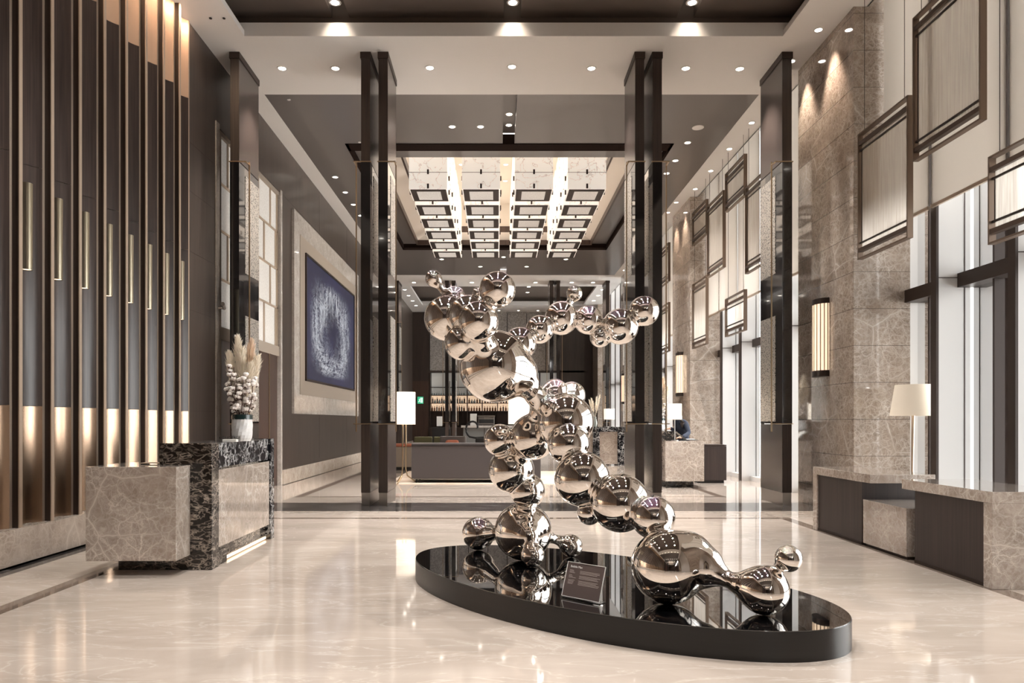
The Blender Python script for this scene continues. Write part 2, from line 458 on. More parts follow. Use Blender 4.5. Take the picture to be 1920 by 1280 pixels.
# ------------------------------------------------------------------ geometry helpers
class MB:
    def __init__(s):
        s.v, s.f = [], []
    def add(s, vs, fs):
        o = len(s.v)
        s.v += [tuple(p) for p in vs]
        s.f += [tuple(i + o for i in f) for f in fs]
        return s
    def box(s, x0, x1, y0, y1, z0, z1):
        vs = [(x, y, z) for z in (z0, z1) for y in (y0, y1) for x in (x0, x1)]
        return s.add(vs, [(0, 2, 3, 1), (4, 5, 7, 6), (0, 1, 5, 4), (2, 6, 7, 3), (0, 4, 6, 2), (1, 3, 7, 5)])
    def quad(s, a, b, c, d):
        return s.add([a, b, c, d], [(0, 1, 2, 3)])
    def lathe(s, prof, c=(0, 0, 0), n=32, a0=0.0, a1=2 * math.pi, cap=True):
        full = abs(a1 - a0 - 2 * math.pi) < 1e-6
        k = n if full else n + 1
        vs = []
        for (r, z) in prof:
            for i in range(k):
                a = a0 + (a1 - a0) * i / n
                vs.append((c[0] + r * math.cos(a), c[1] + r * math.sin(a), c[2] + z))
        fs = []
        for j in range(len(prof) - 1):
            for i in range(n):
                i2 = (i + 1) % k
                fs.append((j * k + i, j * k + i2, (j + 1) * k + i2, (j + 1) * k + i))
        if cap and full:
            fs.append(tuple(range(k - 1, -1, -1)))
            fs.append(tuple((len(prof) - 1) * k + i for i in range(k)))
        return s.add(vs, fs)
    def cyl(s, c, r, z0, z1, n=24, r2=None):
        return s.lathe([(r, z0), (r if r2 is None else r2, z1)], c, n)
    def tube(s, pts, r, n=8):
        pts = [Vector(p) for p in pts]
        rs = r if isinstance(r, (list, tuple)) else [r] * len(pts)
        vs, fs = [], []
        up = Vector((0.0123, 0.0321, 1))
        for i, p in enumerate(pts):
            t = (pts[min(i + 1, len(pts) - 1)] - pts[max(i - 1, 0)]).normalized()
            if abs(t.dot(up)) > 0.97:
                a = Vector((1, 0, 0))
            else:
                a = t.cross(up)
            a = (a - t * a.dot(t)).normalized()
            b = t.cross(a)
            for k in range(n):
                q = 2 * math.pi * k / n
                vs.append(p + (a * math.cos(q) + b * math.sin(q)) * rs[i])
        for i in range(len(pts) - 1):
            for k in range(n):
                k2 = (k + 1) % n
                fs.append((i * n + k, i * n + k2, (i + 1) * n + k2, (i + 1) * n + k))
        fs.append(tuple(range(n - 1, -1, -1)))
        fs.append(tuple((len(pts) - 1) * n + k for k in range(n)))
        return s.add(vs, fs)
    def ball(s, c, r, n=12, m=8, sc=(1, 1, 1)):
        vs, fs = [], []
        for j in range(m + 1):
            th = math.pi * j / m
            for i in range(n):
                a = 2 * math.pi * i / n
                vs.append((c[0] + r * sc[0] * math.sin(th) * math.cos(a), c[1] + r * sc[1] * math.sin(th) * math.sin(a), c[2] + r * sc[2] * math.cos(th)))
        for j in range(m):
            for i in range(n):
                i2 = (i + 1) % n
                fs.append((j * n + i, (j + 1) * n + i, (j + 1) * n + i2, j * n + i2))
        return s.add(vs, fs)
    def prism(s, poly, z0, z1):
        n = len(poly)
        vs = [(x, y, z0) for x, y in poly] + [(x, y, z1) for x, y in poly]
        fs = [tuple(range(n - 1, -1, -1)), tuple(range(n, 2 * n))]
        fs += [(i, (i + 1) % n, n + (i + 1) % n, n + i) for i in range(n)]
        return s.add(vs, fs)
    def build(s, name, mat, parent=None, smooth=False, bevel=0.0, angle=40):
        off = Vector((0, 0, 0))
        q = parent
        while q is not None:
            off += q.location
            q = q.parent
        me = bpy.data.meshes.new(name)
        me.from_pydata([(Vector(p) - off)[:] for p in s.v], [], s.f)
        me.validate()
        me.update()
        mats = mat if isinstance(mat, (list, tuple)) else [mat]
        for m_ in mats:
            me.materials.append(M[m_] if isinstance(m_, str) else m_)
        if smooth:
            me.polygons.foreach_set('use_smooth', [True] * len(me.polygons))
            me.set_sharp_from_angle(angle=math.radians(angle))
        o = bpy.data.objects.new(name, me)
        COL.objects.link(o)
        if parent is not None:
            o.parent = parent
        if bevel:
            b = o.modifiers.new('soft_edge', 'BEVEL')
            b.width = bevel
            b.segments = 2
            b.limit_method = 'ANGLE'
        return o

def box(*a):
    return MB().box(*a)

def tag(o, label, cat, group=None, kind=None):
    o['label'] = label
    o['category'] = cat
    if group:
        o['group'] = group
    if kind:
        o['kind'] = kind
    return o

def thing(name, label, cat, loc=(0, 0, 0), group=None, kind=None):
    o = bpy.data.objects.new(name, None)
    o.empty_display_size = 0.1
    COL.objects.link(o)
    o.location = loc
    return tag(o, label, cat, group, kind)

KIDS = {}
def children_map():
    KIDS.clear()
    for o in COL.objects:
        if o.parent is not None:
            KIDS.setdefault(o.parent.name, []).append(o)

def copy_tree(o, parent=None):
    c = o.copy()
    COL.objects.link(c)
    if parent is not None:
        c.parent = parent
    for ch in KIDS.get(o.name, []):
        copy_tree(ch, c)
    return c

def dup(o, loc, label=None, group=None):
    children_map()
    c = copy_tree(o)
    c.location = loc
    if label:
        c['label'] = label
    if group:
        c['group'] = group
    return c

def struct(name, mb, mat, parent=None, label=None, cat=None, **kw):
    o = mb.build(name, mat, parent, **kw)
    o['kind'] = 'structure'
    if parent is None:
        o['label'] = label or name.replace('_', ' ')
        o['category'] = cat or name.split('_')[0]
    return o

def at(px, py, d):
    return ((px - VX) * d / F, d, EYE - (py - VY) * d / F)

def on_ceiling(px, py, z=7.0):
    d = (z - EYE) * F / (VY - py)
    return ((px - VX) * d / F, d, z)

def text_to_mesh(o):
    """replace a text object by a plain mesh of its letters"""
    bpy.context.view_layer.update()
    dg = bpy.context.evaluated_depsgraph_get()
    me = bpy.data.meshes.new_from_object(o.evaluated_get(dg), depsgraph=dg)
    n = bpy.data.objects.new('mesh_tmp', me)
    COL.objects.link(n)
    n.parent = o.parent
    n.matrix_local = o.matrix_local.copy()
    nm, cu = o.name, o.data
    bpy.data.objects.remove(o)
    bpy.data.curves.remove(cu)
    n.name = nm
    me.name = nm
    return n

ORD = ['first', 'second', 'third', 'fourth', 'fifth', 'sixth', 'seventh', 'eighth', 'ninth', 'tenth', 'eleventh', 'twelfth', 'thirteenth', 'fourteenth', 'fifteenth', 'sixteenth']

# ------------------------------------------------------------------ setting: floor
CX = 0.225
xs = [-4.75, -4.14, -3.5, -3.35, 3.80, 3.95, 6.3]
ys = [-26.0, 9.50, 9.62, 10.32, 11.38, 12.24, 12.36, 24.6, 24.72, 37.6]
fm = MB()
mi = []
vs = [(x, y, 0.0) for y in ys for x in xs]
fs = []
for j in range(len(ys) - 1):
    for i in range(len(xs) - 1):
        a = j * len(xs) + i
        fs.append((a, a + 1, a + 1 + len(xs), a + len(xs)))
        y = (ys[j] + ys[j + 1]) / 2; x = (xs[i] + xs[i + 1]) / 2
        k = 0
        if 10.32 < y < 11.38 or (x < -4.14 and y < 10.4):
            k = 2
        elif y < 10.3:
            if (y < 9.62 and (-3.5 < x < -3.35 or 3.80 < x < 3.95)) or (9.5 < y < 9.62 and -3.4 < x < 3.9):
                k = 1
        elif (12.24 < y < 24.72 and (-3.5 < x < -3.35 or 3.80 < x < 3.95)) or ((12.24 < y < 12.36 or 24.6 < y < 24.72) and -3.4 < x < 3.9):
            k = 1
        mi.append(k)
fm.add(vs, fs)
floor = struct('floor', fm, ['floor', 'floor_brown', 'floor_black'], label='polished beige marble floor with dark inlay bands')
floor.data.polygons.foreach_set('material_index', mi)

# ------------------------------------------------------------------ setting: ceiling
ZC = 7.0
def cl(name, x0, x1, y0, y1, z0=ZC, z1=None, mat='white', par=None):
    return box(x0, x1, y0, y1, z0, z1 if z1 else z0 + 0.2)
XW = -4.40      # left wall plane
XE = 5.10       # edge of ceiling by the windows
c = MB()
c.box(XW - 0.2, -3.74, 1.2, 10.52, ZC, 7.085)              # left band beside the first coffer
c.box(4.23, XE, 1.2, 10.52, ZC, 7.085)
c.box(XW - 0.2, XE, 10.52, 12.40, ZC, 7.2)
c.box(XW - 0.2, XE, -0.6, 1.2, ZC, 7.2); c.box(XW - 0.2, -4.06, -26.0, -0.6, ZC, 7.2); c.box(4.57, XE, -26.0, -0.6, ZC, 7.2)
c.box(XW - 0.2, -4.06, 12.40, 27.70, ZC, 7.2)
c.box(4.57, XE, 12.40, 27.70, ZC, 7.2)
c.box(XW - 0.2, XE, 27.70, 30.0, ZC, 7.2)
c.box(XW - 0.2, -3.66, 30.0, 34.85, ZC, 7.085)
c.box(4.20, XE, 30.0, 34.85, ZC, 7.085)
c.box(XW - 0.2, XE, 34.85, 37.4, ZC, 7.2)
ceiling = struct('ceiling', c, 'white', label='off-white ceiling bands around the dark coffers')

def coffer(y0, y1, slots, name):
    m = MB()
    X0, X1 = -3.74, 4.23
    m.box(X0 - 0.3, X1 + 0.3, y1 + 0.22, y1 + 0.30, 7.085, 7.9)     # far upstand
    m.box(X0 - 0.3, X1 + 0.3, y0 - 0.30, y0 - 0.22, 7.085, 7.9)
    m.box(X0 - 0.30, X0 - 0.22, y0 - 0.3, y1 + 0.3, 7.085, 7.9)
    m.box(X1 + 0.22, X1 + 0.30, y0 - 0.3, y1 + 0.3, 7.085, 7.9)
    ex = [X0 - 0.22] + [e for s_ in slots for e in (s_ - 0.13, s_ + 0.13)] + [X1 + 0.22]
    for i in range(0, len(ex), 2):
        m.box(ex[i], ex[i + 1], y0 - 0.22, y1 + 0.22, 7.40, 7.55)
    m.box(X0 - 0.3, X1 + 0.3, y0 - 0.3, y1 + 0.3, 7.8, 7.9)
    return struct('ceiling_coffer', m, 'dark_ceiling', label=name, cat='ceiling coffer')
coffer(1.2, 10.52, (-2.36, 0.23, 2.84), 'dark slatted coffer overhead nearest the viewer')
coffer(30.0, 34.85, (0.23,), 'dark coffer in the far white ceiling above the bar')

# grey lacquer ceiling with the chandelier well
g = MB()
gx0, gx1, gy0, gy1 = -4.06, 4.57, 12.40, 27.70
rx0, rx1, ry0, ry1 = -3.12, 3.63, 14.60, 23.60
sx = 0.235
g.box(gx0, sx - 0.12, gy0, ry0, ZC + 0.005, 7.15); g.box(sx + 0.12, gx1, gy0, ry0, ZC + 0.005, 7.15)
g.box(gx0, sx - 0.12, ry1, gy1, ZC + 0.005, 7.15); g.box(sx + 0.12, gx1, ry1, gy1, ZC + 0.005, 7.15)
g.box(gx0, rx0, ry0, ry1, ZC + 0.005, 7.15)
g.box(rx1, gx1, ry0, ry1, ZC + 0.005, 7.15)
g.box(gx0, gx1, -26.0, -0.6, ZC + 0.005, 7.15); g.box(sx - 0.3, sx + 0.3, gy0, ry0, 7.22, 7.3); g.box(sx - 0.3, sx + 0.3, ry1, gy1, 7.22, 7.3)
struct('ceiling_grey', g, 'grey_ceiling', label='grey lacquered ceiling field around the chandelier well', cat='ceiling')
g = MB()
for (a, b, c0, d0) in ((rx0, rx1, ry0, ry0 + 0.36), (rx0, rx1, ry1 - 0.3, ry1), (rx0, rx0 + 0.06, ry0, ry1), (rx1 - 0.06, rx1, ry0, ry1)):
    g.box(a, b, c0, d0, ZC - 0.01, 7.2)
struct('trim_1', g, 'rim_black', label='dark brown timber rim of the chandelier well', cat='trim')
ix0, ix1, iy0, iy1 = -2.58, 3.03, 15.36, 22.95
g = MB()
g.box(rx0, ix0, ry0, ry1, 7.12, 7.2); g.box(ix1, rx1, ry0, ry1, 7.12, 7.2)
g.box(ix0, ix1, ry0 + 0.36, iy0, ZC + 0.005, 7.2); g.box(ix0, ix1, iy1, ry1, 7.12, 7.2)
struct('ceiling_soffit', g, 'grey_ceiling', label='recessed grey soffit ring inside the chandelier well', cat='ceiling')
g = MB()
for (a, b, c0, d0) in ((ix0, ix1, iy1 - 0.04, iy1 + 0.02), (ix0 - 0.02, ix0 + 0.03, iy0, iy1), (ix1 - 0.03, ix1 + 0.02, iy0, iy1)):
    g.box(a, b, c0, d0, ZC - 0.0, 7.16)
struct('trim_2', g, 'brown_trim', label='dark brown lower edge of the lit cream cove', cat='trim')
k = 0.44
g = MB()
jx0, jx1, jy0, jy1 = ix0 + k, ix1 - k, iy0 + 0.05, iy1 - k
z1 = 7.32
g.quad((ix0, iy0, 7.13), (ix0, iy1, 7.13), (jx0, jy1, z1), (jx0, iy0, z1))
g.quad((ix1, iy1, 7.13), (ix1, iy0, 7.13), (jx1, iy0, z1), (jx1, jy1, z1))
g.quad((ix0, iy1, 7.13), (ix1, iy1, 7.13), (jx1, jy1, z1), (jx0, jy1, z1))
struct('ceiling_cove', g, 'cream', label='warm cream sloping cove round the chandelier', cat='ceiling cove')
g = MB()
g.box(jx0 - 0.05, jx0, iy0, jy1, z1 - 0.02, z1 + 0.16); g.box(jx1, jx1 + 0.05, iy0, jy1, z1 - 0.02, z1 + 0.16); g.box(jx0, jx1, jy1, jy1 + 0.05, z1 - 0.02, z1 + 0.16)
struct('trim_3', g, 'brown_trim', label='brown timber band above the cream cove', cat='trim')
g = MB()
g.box(jx0 - 0.06, jx0 - 0.02, iy0, jy1, z1 + 0.14, 8.25); g.box(jx1 + 0.02, jx1 + 0.06, iy0, jy1, z1 + 0.14, 8.25)
g.box(jx0, jx1, jy1 + 0.02, jy1 + 0.06, z1 + 0.14, 8.25); g.box(jx0, jx1, iy0 - 0.04, iy0, 7.2, 8.25)
g.box(jx0 - 0.1, jx1 + 0.1, iy0 - 0.1, jy1 + 0.1, 8.2, 8.3)
struct('ceiling_well', g, 'cream', label='cream inner ceiling of the chandelier well', cat='ceiling')

# ------------------------------------------------------------------ setting: left wall
PLN = -4.39
m = MB()
m.box(-4.75, -4.52, -9.2, 10.2, 0, 7.0)
m.box(-4.75, XW, 10.155, 11.10, 0, 7.0)
m.box(-4.75, XW, 14.50, 37.4, 0, 7.0)
m.box(-4.75, XW, 11.10, 14.50, 5.95, 7.0)
m.box(-4.95, -4.80, 10.9, 14.7, 0, 7.0)
wl = struct('wall_left', m, 'wood', label='dark timber veneer wall along the left side', cat='wall')
# horizontal veneer joints on the plain timber
m = MB()
for z in (1.45, 2.9, 3.74, 4.6, 5.3):
    m.box(XW - 0.003, XW + 0.002, 10.16, 11.08, z, z + 0.006)
for y in (17.6, 20.8, 24.0):
    m.box(XW - 0.003, XW + 0.002, y, y + 0.006, 0.4, 6.9)
m.box(XW - 0.003, XW + 0.002, 14.6, 37.0, 5.95, 5.956)
m.build('veneer_joint', 'mullion', wl)
MOD = 0.4635
def flute(y0, coarse=False):
    fl = MB()
    fl.box(-4.53, -4.335, y0, y0 + 0.042, 0.336, 7.0)
    fl.build('fin', 'fin_dark', wl)
    MB().box(-4.335, -4.325, y0 - 0.002, y0 + 0.044, 0.336, 7.0).build('fin_edge', 'bronze_edge', wl)
    MB().box(-4.52, PLN, y0 + MOD - 0.036, y0 + MOD, 0.336, 7.0).build('edge_strip', 'bronze_edge', wl)
    a, b = y0 + 0.042, y0 + MOD - 0.036
    n = 14
    pts = [(PLN - 0.10 * math.sin(math.pi * i / n) ** 0.8, a + (b - a) * i / n) for i in range(n + 1)]
    def strip(z0, z1, nm, mt):
        s = MB()
        v = [(x, y, z) for z in (z0, z1) for x, y in pts]
        s.add(v, [(i + 1, i, i + n + 1, i + n + 2) for i in range(n)])
        s.build(nm, mt, wl, smooth=True)
    strip(0.336, 1.446, 'lower_bronze_panel', 'bronze')
    strip(1.450, 3.738, 'timber_panel', 'wood_flute')
    strip(3.742, 5.898, 'timber_panel', 'wood_flute')
    strip(5.902, 7.0, 'upper_bronze_panel', 'bronze_lit_look')
for k_ in range(9):
    flute(5.973 + MOD * k_)
# the wall carries on past the viewer (mirrored in the steel spheres)
rear = MB(); rb = MB(); rf = MB()
for k_ in range(1, 30):
    y0 = 5.973 - MOD * k_
    rf.box(-4.53, -4.335, y0, y0 + 0.042, 0.336, 7.0)
    a, b = y0 + 0.042, y0 + MOD
    rear.box(-4.53, PLN - 0.05, a, b, 1.45, 5.9)
    rb.box(-4.53, PLN - 0.05, a, b, 0.336, 1.45); rb.box(-4.53, PLN - 0.05, a, b, 5.9, 7.0)
for mm, nm, mt in ((rf, 'fin', 'bronze_edge'), (rear, 'timber_panel', 'wood_flute'), (rb, 'lower_bronze_panel', 'bronze')):
    o = mm.build(nm, mt, wl); o['kind'] = 'structure'
struct('baseboard_left', MB().box(-4.72, -4.30, -9.0, 10.155, 0.02, 0.336).box(-4.72, -4.34, 10.155, 11.1, 0.02, 0.30).box(-4.72, -4.36, 14.52, 37.3, 0.012, 0.31), 'base_marble', label='beige marble baseboard under the left wall')
# portal: pale stone jambs, lintel, backlit screen and dark doorway
struct('trim_4', MB().box(-4.75, -4.385, 11.10, 11.24, 0, 6.0).box(-4.75, -4.385, 14.42, 14.52, 0, 6.0), 'pale_marble', label='pale stone jambs of the doorway in the left wall', cat='trim')
struct('trim_5', MB().box(-4.75, -4.42, 11.24, 14.42, 2.62, 2.82).box(-4.75, -4.43, 11.24, 11.42, 0, 5.95).box(-4.75, -4.42, 11.24, 14.42, 5.88, 5.95), 'beige_mat', label='taupe lintel and lining of the doorway', cat='trim')
door = thing('door_1', 'dark timber doors in the doorway below the lit screen', 'door', (-4.46, 12.9, 0), kind='structure')
box(-4.54, -4.46, 11.4, 13.9, 0, 2.64).build('door_leaf', 'brown_trim', door)
box(-4.54, -4.46, 13.92, 14.45, 0, 2.64).build('door_leaf', 'brown_trim', door)
box(-4.47, -4.45, 13.89, 13.93, 0, 2.64).build('metal_strip', 'brass', door)
scr = thing('wall_screen', 'backlit white paper screen with bronze bars above the left doorway', 'screen', (-4.46, 12.9, 2.82))
box(-4.53, -4.47, 11.42, 14.42, 2.82, 5.88).build('paper_panel', 'screen_paper', scr)
def bar(y0, y1, z0, z1):
    box(-4.47, -4.445, y0, y1, z0, z1).build('bar', 'bronze_edge', scr)
for z in (3.58, 4.36, 5.12):
    bar(11.42, 14.42, z, z + 0.035)
for i, (z0, z1) in enumerate(((2.82, 3.58), (3.615, 4.36), (4.395, 5.12), (5.155, 5.88))):
    off = 0.0 if i % 2 else 0.33
    for y in (11.75, 12.15, 12.85, 13.25, 13.95):
        yy = y + off
        if yy < 14.36:
            bar(yy, yy + 0.035, z0, z1)
bar(14.36, 14.42, 2.82, 5.88)

# ------------------------------------------------------------------ setting: right side, piers and window bays
XP, XG = 4.90, 5.76
PY = [(-6.8, -5.0), (1.49, 3.30), (9.77, 11.57), (18.05, 19.85), (26.33, 28.13), (34.61, 36.41)]
for i, (a, b) in enumerate(PY):
    m = MB().box(XP, 5.68, a, b, 0, 7.9)
    struct('wall_pier', m, 'pier', label=['marble pier far behind the viewer', 'marble pier right beside the viewer', 'tall brown marble wall pier nearest on the right', 'second marble wall pier along the window wall', 'third marble pier deep in the hall', 'last marble pier beside the bar wall'][i], cat='pier', bevel=0.004)
m = MB()
m.box(5.70, 6.2, -9.2, 37.4, 7.7, 8.1); m.box(XE - 0.02, 6.2, -9.2, 37.4, 8.0, 8.1); m.box(5.68, 6.2, -9.2, -5.0, 0, 8)
m.box(XE - 0.02, XE, -9.2, 37.4, 7.0, 8.1)
m.box(5.68, 6.2, 36.4, 37.4, 0, 8.0); m.box(5.68, 6.2, -5.0, 1.49, 0, 8.0)  # last box walls up the unseen bay behind the viewer, cutting its daylight
for a, b in PY:
    m.box(5.68, 6.2, a, b, 0, 8.0)
wr = struct('wall_right', m, 'white', label='white head and backing of the window wall on the right', cat='wall')
nwin = 0
bays = [(PY[i][1], PY[i + 1][0]) for i in range(1, 5)]
for (a, b) in bays:
    nwin += 1
    win = thing('window_%d' % nwin, ['tall window bay nearest on the right', 'second tall window bay past the first pier', 'third window bay deep in the hall', 'last window bay near the bar'][nwin - 1], 'window', (XG, (a + b) / 2, 0), kind='structure')
    MB().quad((XG + 0.02, a, 0.05), (XG + 0.02, b, 0.05), (XG + 0.02, b, 7.7), (XG + 0.02, a, 7.7)).build('pane', 'pane', win)
    fins = [b - 1.12 - 1.32 * j for j in range(5) if b - 1.12 - 1.32 * j > a + 0.1]
    for y in fins:
        box(5.36, XG, y + 0.002, y + 0.10, 0.0, 7.7).build('pilaster', 'window_white', win)
        box(5.34, 5.37, y - 0.005, y + 0.105, 0.0, 7.7).build('mullion', 'mullion', win)
        MB().box(5.37, XG - 0.06, y - 0.002, y + 0.001, 3.045, 3.055).box(XG - 0.075, XG - 0.065, y - 0.002, y + 0.001, 0, 7.7).build('panel_joint', 'mullion', win)
    edges = [a] + sorted(fins) + [b]
    for e0, e1 in zip(edges[:-1], edges[1:]):
        s0 = e0 + (0.10 if e0 != a else 0)
        if e1 - s0 > 0.15:
            box(5.60, XG + 0.04, s0, e1, 2.93, 3.10).build('transom', 'mullion', win)
            mid = (s0 + e1) / 2
            box(5.66, XG + 0.03, mid + 0.05, mid + 0.08, 0, 7.7).build('glazing_bar', 'mullion', win)
            box(5.56, XG + 0.06, s0, e1, 0, 0.10).build('sill', 'window_white', win)
    win['fins'] = [float(v) for v in edges]
bal = MB()
for a, b in bays:
    bal.box(6.25, 6.3, a, b, 0.0, 0.02)

# ------------------------------------------------------------------ setting: back wall and the wall behind the viewer
YB = 37.0
m = MB()
m.box(-4.75, 6.2, YB + 0.6, YB + 0.8, 0, 8)
m.box(-4.75, -3.52, YB, YB + 0.7, 0, 7.0)          # dark side piers
m.box(4.55, 5.7, YB, YB + 0.7, 0, 7.0)
m.box(-3.52, 4.55, YB, YB + 0.7, 3.85, 3.95)
wb = struct('wall_back', m, 'wood_col', label='dark timber end wall around the bar', cat='wall')
for i in range(8):
    x0 = -3.52 + i * 1.01
    if i < 7 or True:
        box(x0 + 0.03, min(x0 + 1.0, 4.55), YB + 0.02, YB + 0.10, 3.95, 7.0).build('stone_panel', 'back_panel', wb)
box(3.3, 4.55, YB, YB + 0.5, 0, 7.0).build('timber_panel', 'wood', wb)
m = MB()
m.box(-4.75, 6.2, -26.2, -26.0, 0, 8); m.box(-4.75, -4.52, -26.0, -9.2, 0, 7); m.box(5.68, 6.2, -26.0, -9.2, 0, 7)
wf = struct('wall_front', m, 'brown_trim', label='brown timber entrance wall behind the viewer', cat='wall')
m2 = MB()
for x in (-4.0, -2.03, -1.76, 2.2, 2.47, 4.47):
    m2.box(x - 0.08, x + 0.08, -8.0, -7.1, 0, 7.0)
for x in (-3.0, -0.9, 1.3, 3.4):
    m2.box(x - 0.4, x + 0.4, -26.0, -25.7, 0, 4.6)
o = m2.build('timber_pier', 'wood_col', wf); o['kind'] = 'structure'
m2 = MB().box(-4.5, 4.9, -26.0, -25.7, 4.6, 5.1)
m2.build('timber_header', 'brown_trim', wf)

# ------------------------------------------------------------------ sculpture: plinth first
# plinth outline: superellipse fitted on the photo
ELC, ELA, ELB, ELR = (0.707, 5.174), 1.735, 0.85, math.radians(-43.4)
def ell(n=160, grow=0.0):
    r = []
    for i in range(n):
        a = 2 * math.pi * i / n
        x, y = (ELA + grow) * math.cos(a), (ELB + grow) * math.sin(a)
        r.append((ELC[0] + x * math.cos(ELR) - y * math.sin(ELR), ELC[1] + x * math.sin(ELR) + y * math.cos(ELR)))
    return r
ZP = 0.17
pl = thing('sculpture_plinth', 'low black oval plinth with a mirror-gloss top under the steel sculpture', 'plinth', (ELC[0], ELC[1], 0))
MB().prism(ell(), 0.0, ZP - 0.006).build('side_band', 'black_side', pl, smooth=True)
MB().prism(ell(grow=-0.004), ZP - 0.006, ZP).build('gloss_top', 'black_gloss', pl, smooth=True)

def S(px, py, r, d, rest=False):
    x, y, z = at(px, py, d)
    return (np.array([x, y, z]), r * d / F)
BALLS = {}
def dz(cy, r):
    return (EYE - ZP - 0.0015) * F / (cy - VY + r)
spec = [
 ('A', 812.8, 522, 15.6, 5.32), ('B', 852.5, 556.5, 20, 5.30), ('C', 838, 596.6, 42.6, 5.22), ('D', 878.4, 591.7, 38.5, 5.05),
 ('E', 897.3, 602.4, 38, 4.84), ('F', 932.6, 543.3, 34.5, 4.86), ('G', 895.7, 549, 10.5, 5.04), ('H', 865.3, 642.6, 32.5, 5.02),
 ('I', 974.5, 644.5, 31.5, 5.45), ('J', 928, 686, 67, 5.20), ('K', 1041, 733, 23, 5.34), ('L', 1072, 741, 25.8, 5.40),
 ('M', 1060.5, 791, 53, 5.28), ('N', 1066, 832, 39.3, 5.14), ('O', 937, 824.5, 30, 5.66), ('P', 999.5, 819, 43, 5.58),
 ('Q', 959, 880.3, 43, 5.74), ('R', 989, 919.7, 33, 5.72), ('W', 1091.3, 897.2, 52, 4.98), ('X', 1162.6, 942.6, 55, 4.80),
 ('Y', 1105, 961, 23, 4.98), ('Z', 1224, 969.4, 41, 4.61), ('DD', 1012, 617.4, 26.5, 5.54), ('EE', 1052.4, 596.3, 31.4, 5.62),
 ('FF', 1102.7, 599.6, 27, 5.66), ('GG', 1125.5, 631.7, 19.6, 5.66), ('HH', 1163, 612, 33.7, 5.62), ('II', 1207.6, 583, 28.2, 5.58),
 ('JJ', 1077, 550, 15, 5.70),
]
for n_, x, y, r, d in spec:
    BALLS[n_] = S(x, y, r, d)
for n_, x, y, r in (('S', 981, 995.7, 54), ('T', 897.2, 999.5, 30.9), ('U', 998.5, 1039.8, 22.5), ('V', 1071.7, 1023, 21), ('AA', 1252.5, 1062, 69), ('BB', 1432.3, 1105.6, 46)):
    BALLS[n_] = S(x, y, r, dz(y, r))
BALLS['CC'] = S(1478.4, 1046.7, 25, 4.12)
prims = []           # (kind, a, b, ra, rb, k, part)
for n_, (c_, r_) in BALLS.items():
    prims.append(['ball', c_, c_, r_, r_, 0.018, n_])
def neck(pts, k=0.05, part='neck'):
    q = [S(*p) for p in pts]
    lo = np.min([c_ - r_ for c_, r_ in q], 0); hi = np.max([c_ + r_ for c_, r_ in q], 0)
    prims.append(['chain', (lo + hi) / 2, (lo + hi) / 2, (hi - lo) / 2, (hi - lo) / 2, k, part, q])
neck([(820, 529, 9, 5.32), (829, 542, 6.0, 5.31), (838, 556, 7.5, 5.30), (846, 570, 12, 5.28), (852, 585, 16, 5.22)], 0.03, 'nA')
neck([(928, 690, 60, 5.2), (968, 700, 40, 5.22), (988, 722, 24, 5.24), (1001, 738, 15, 5.27), (1018, 741, 14, 5.31), (1038, 736, 18, 5.34)], 0.05, 'nJ')
neck([(1001, 742, 13, 5.28), (1004, 760, 10.5, 5.34), (1003, 776, 11, 5.45), (1001, 795, 18, 5.54)], 0.05, 'nP')
neck([(1004, 745, 13, 5.28), (1024, 762, 18, 5.28)], 0.05, 'nM')
neck([(1285, 1050, 55, 4.42), (1314, 1061, 41, 4.37), (1338, 1073, 25, 4.32), (1363, 1085, 14.5, 4.27), (1384, 1093, 19, 4.22), (1405, 1099, 30, 4.19)], 0.03, 'nBB')
neck([(1446, 1078, 14, 4.15), (1459, 1065, 7.5, 4.14), (1468, 1056, 9, 4.13)], 0.025, 'nCC')
neck([(1062, 577, 8, 5.66), (1069, 565, 6, 5.69), (1074, 556, 8, 5.70)], 0.02, 'nJJ')
neck([(1018, 1003, 16, 5.84), (1036, 1009, 8.5, 5.88), (1051, 1014, 9.5, 5.9), (1066, 1020, 15, 5.92)], 0.04, 'nV')
neck([(918, 999, 16, 6.15), (932, 998, 12, 6.02), (950, 997, 20, 5.9)], 0.04, 'nT')
neck([(990, 1004, 26, 5.62), (993, 1014, 17, 5.58), (996, 1026, 8, 5.55)], 0.025, 'nU')
neck([(897, 555, 6, 5.04), (889, 570, 7, 5.05)], 0.02, 'nG')
neck([(917, 572, 12, 4.85), (910, 583, 12, 4.85)], 0.03, 'nF')
neck([(905, 640, 20, 4.95), (915, 660, 26, 5.08)], 0.04, 'nE')

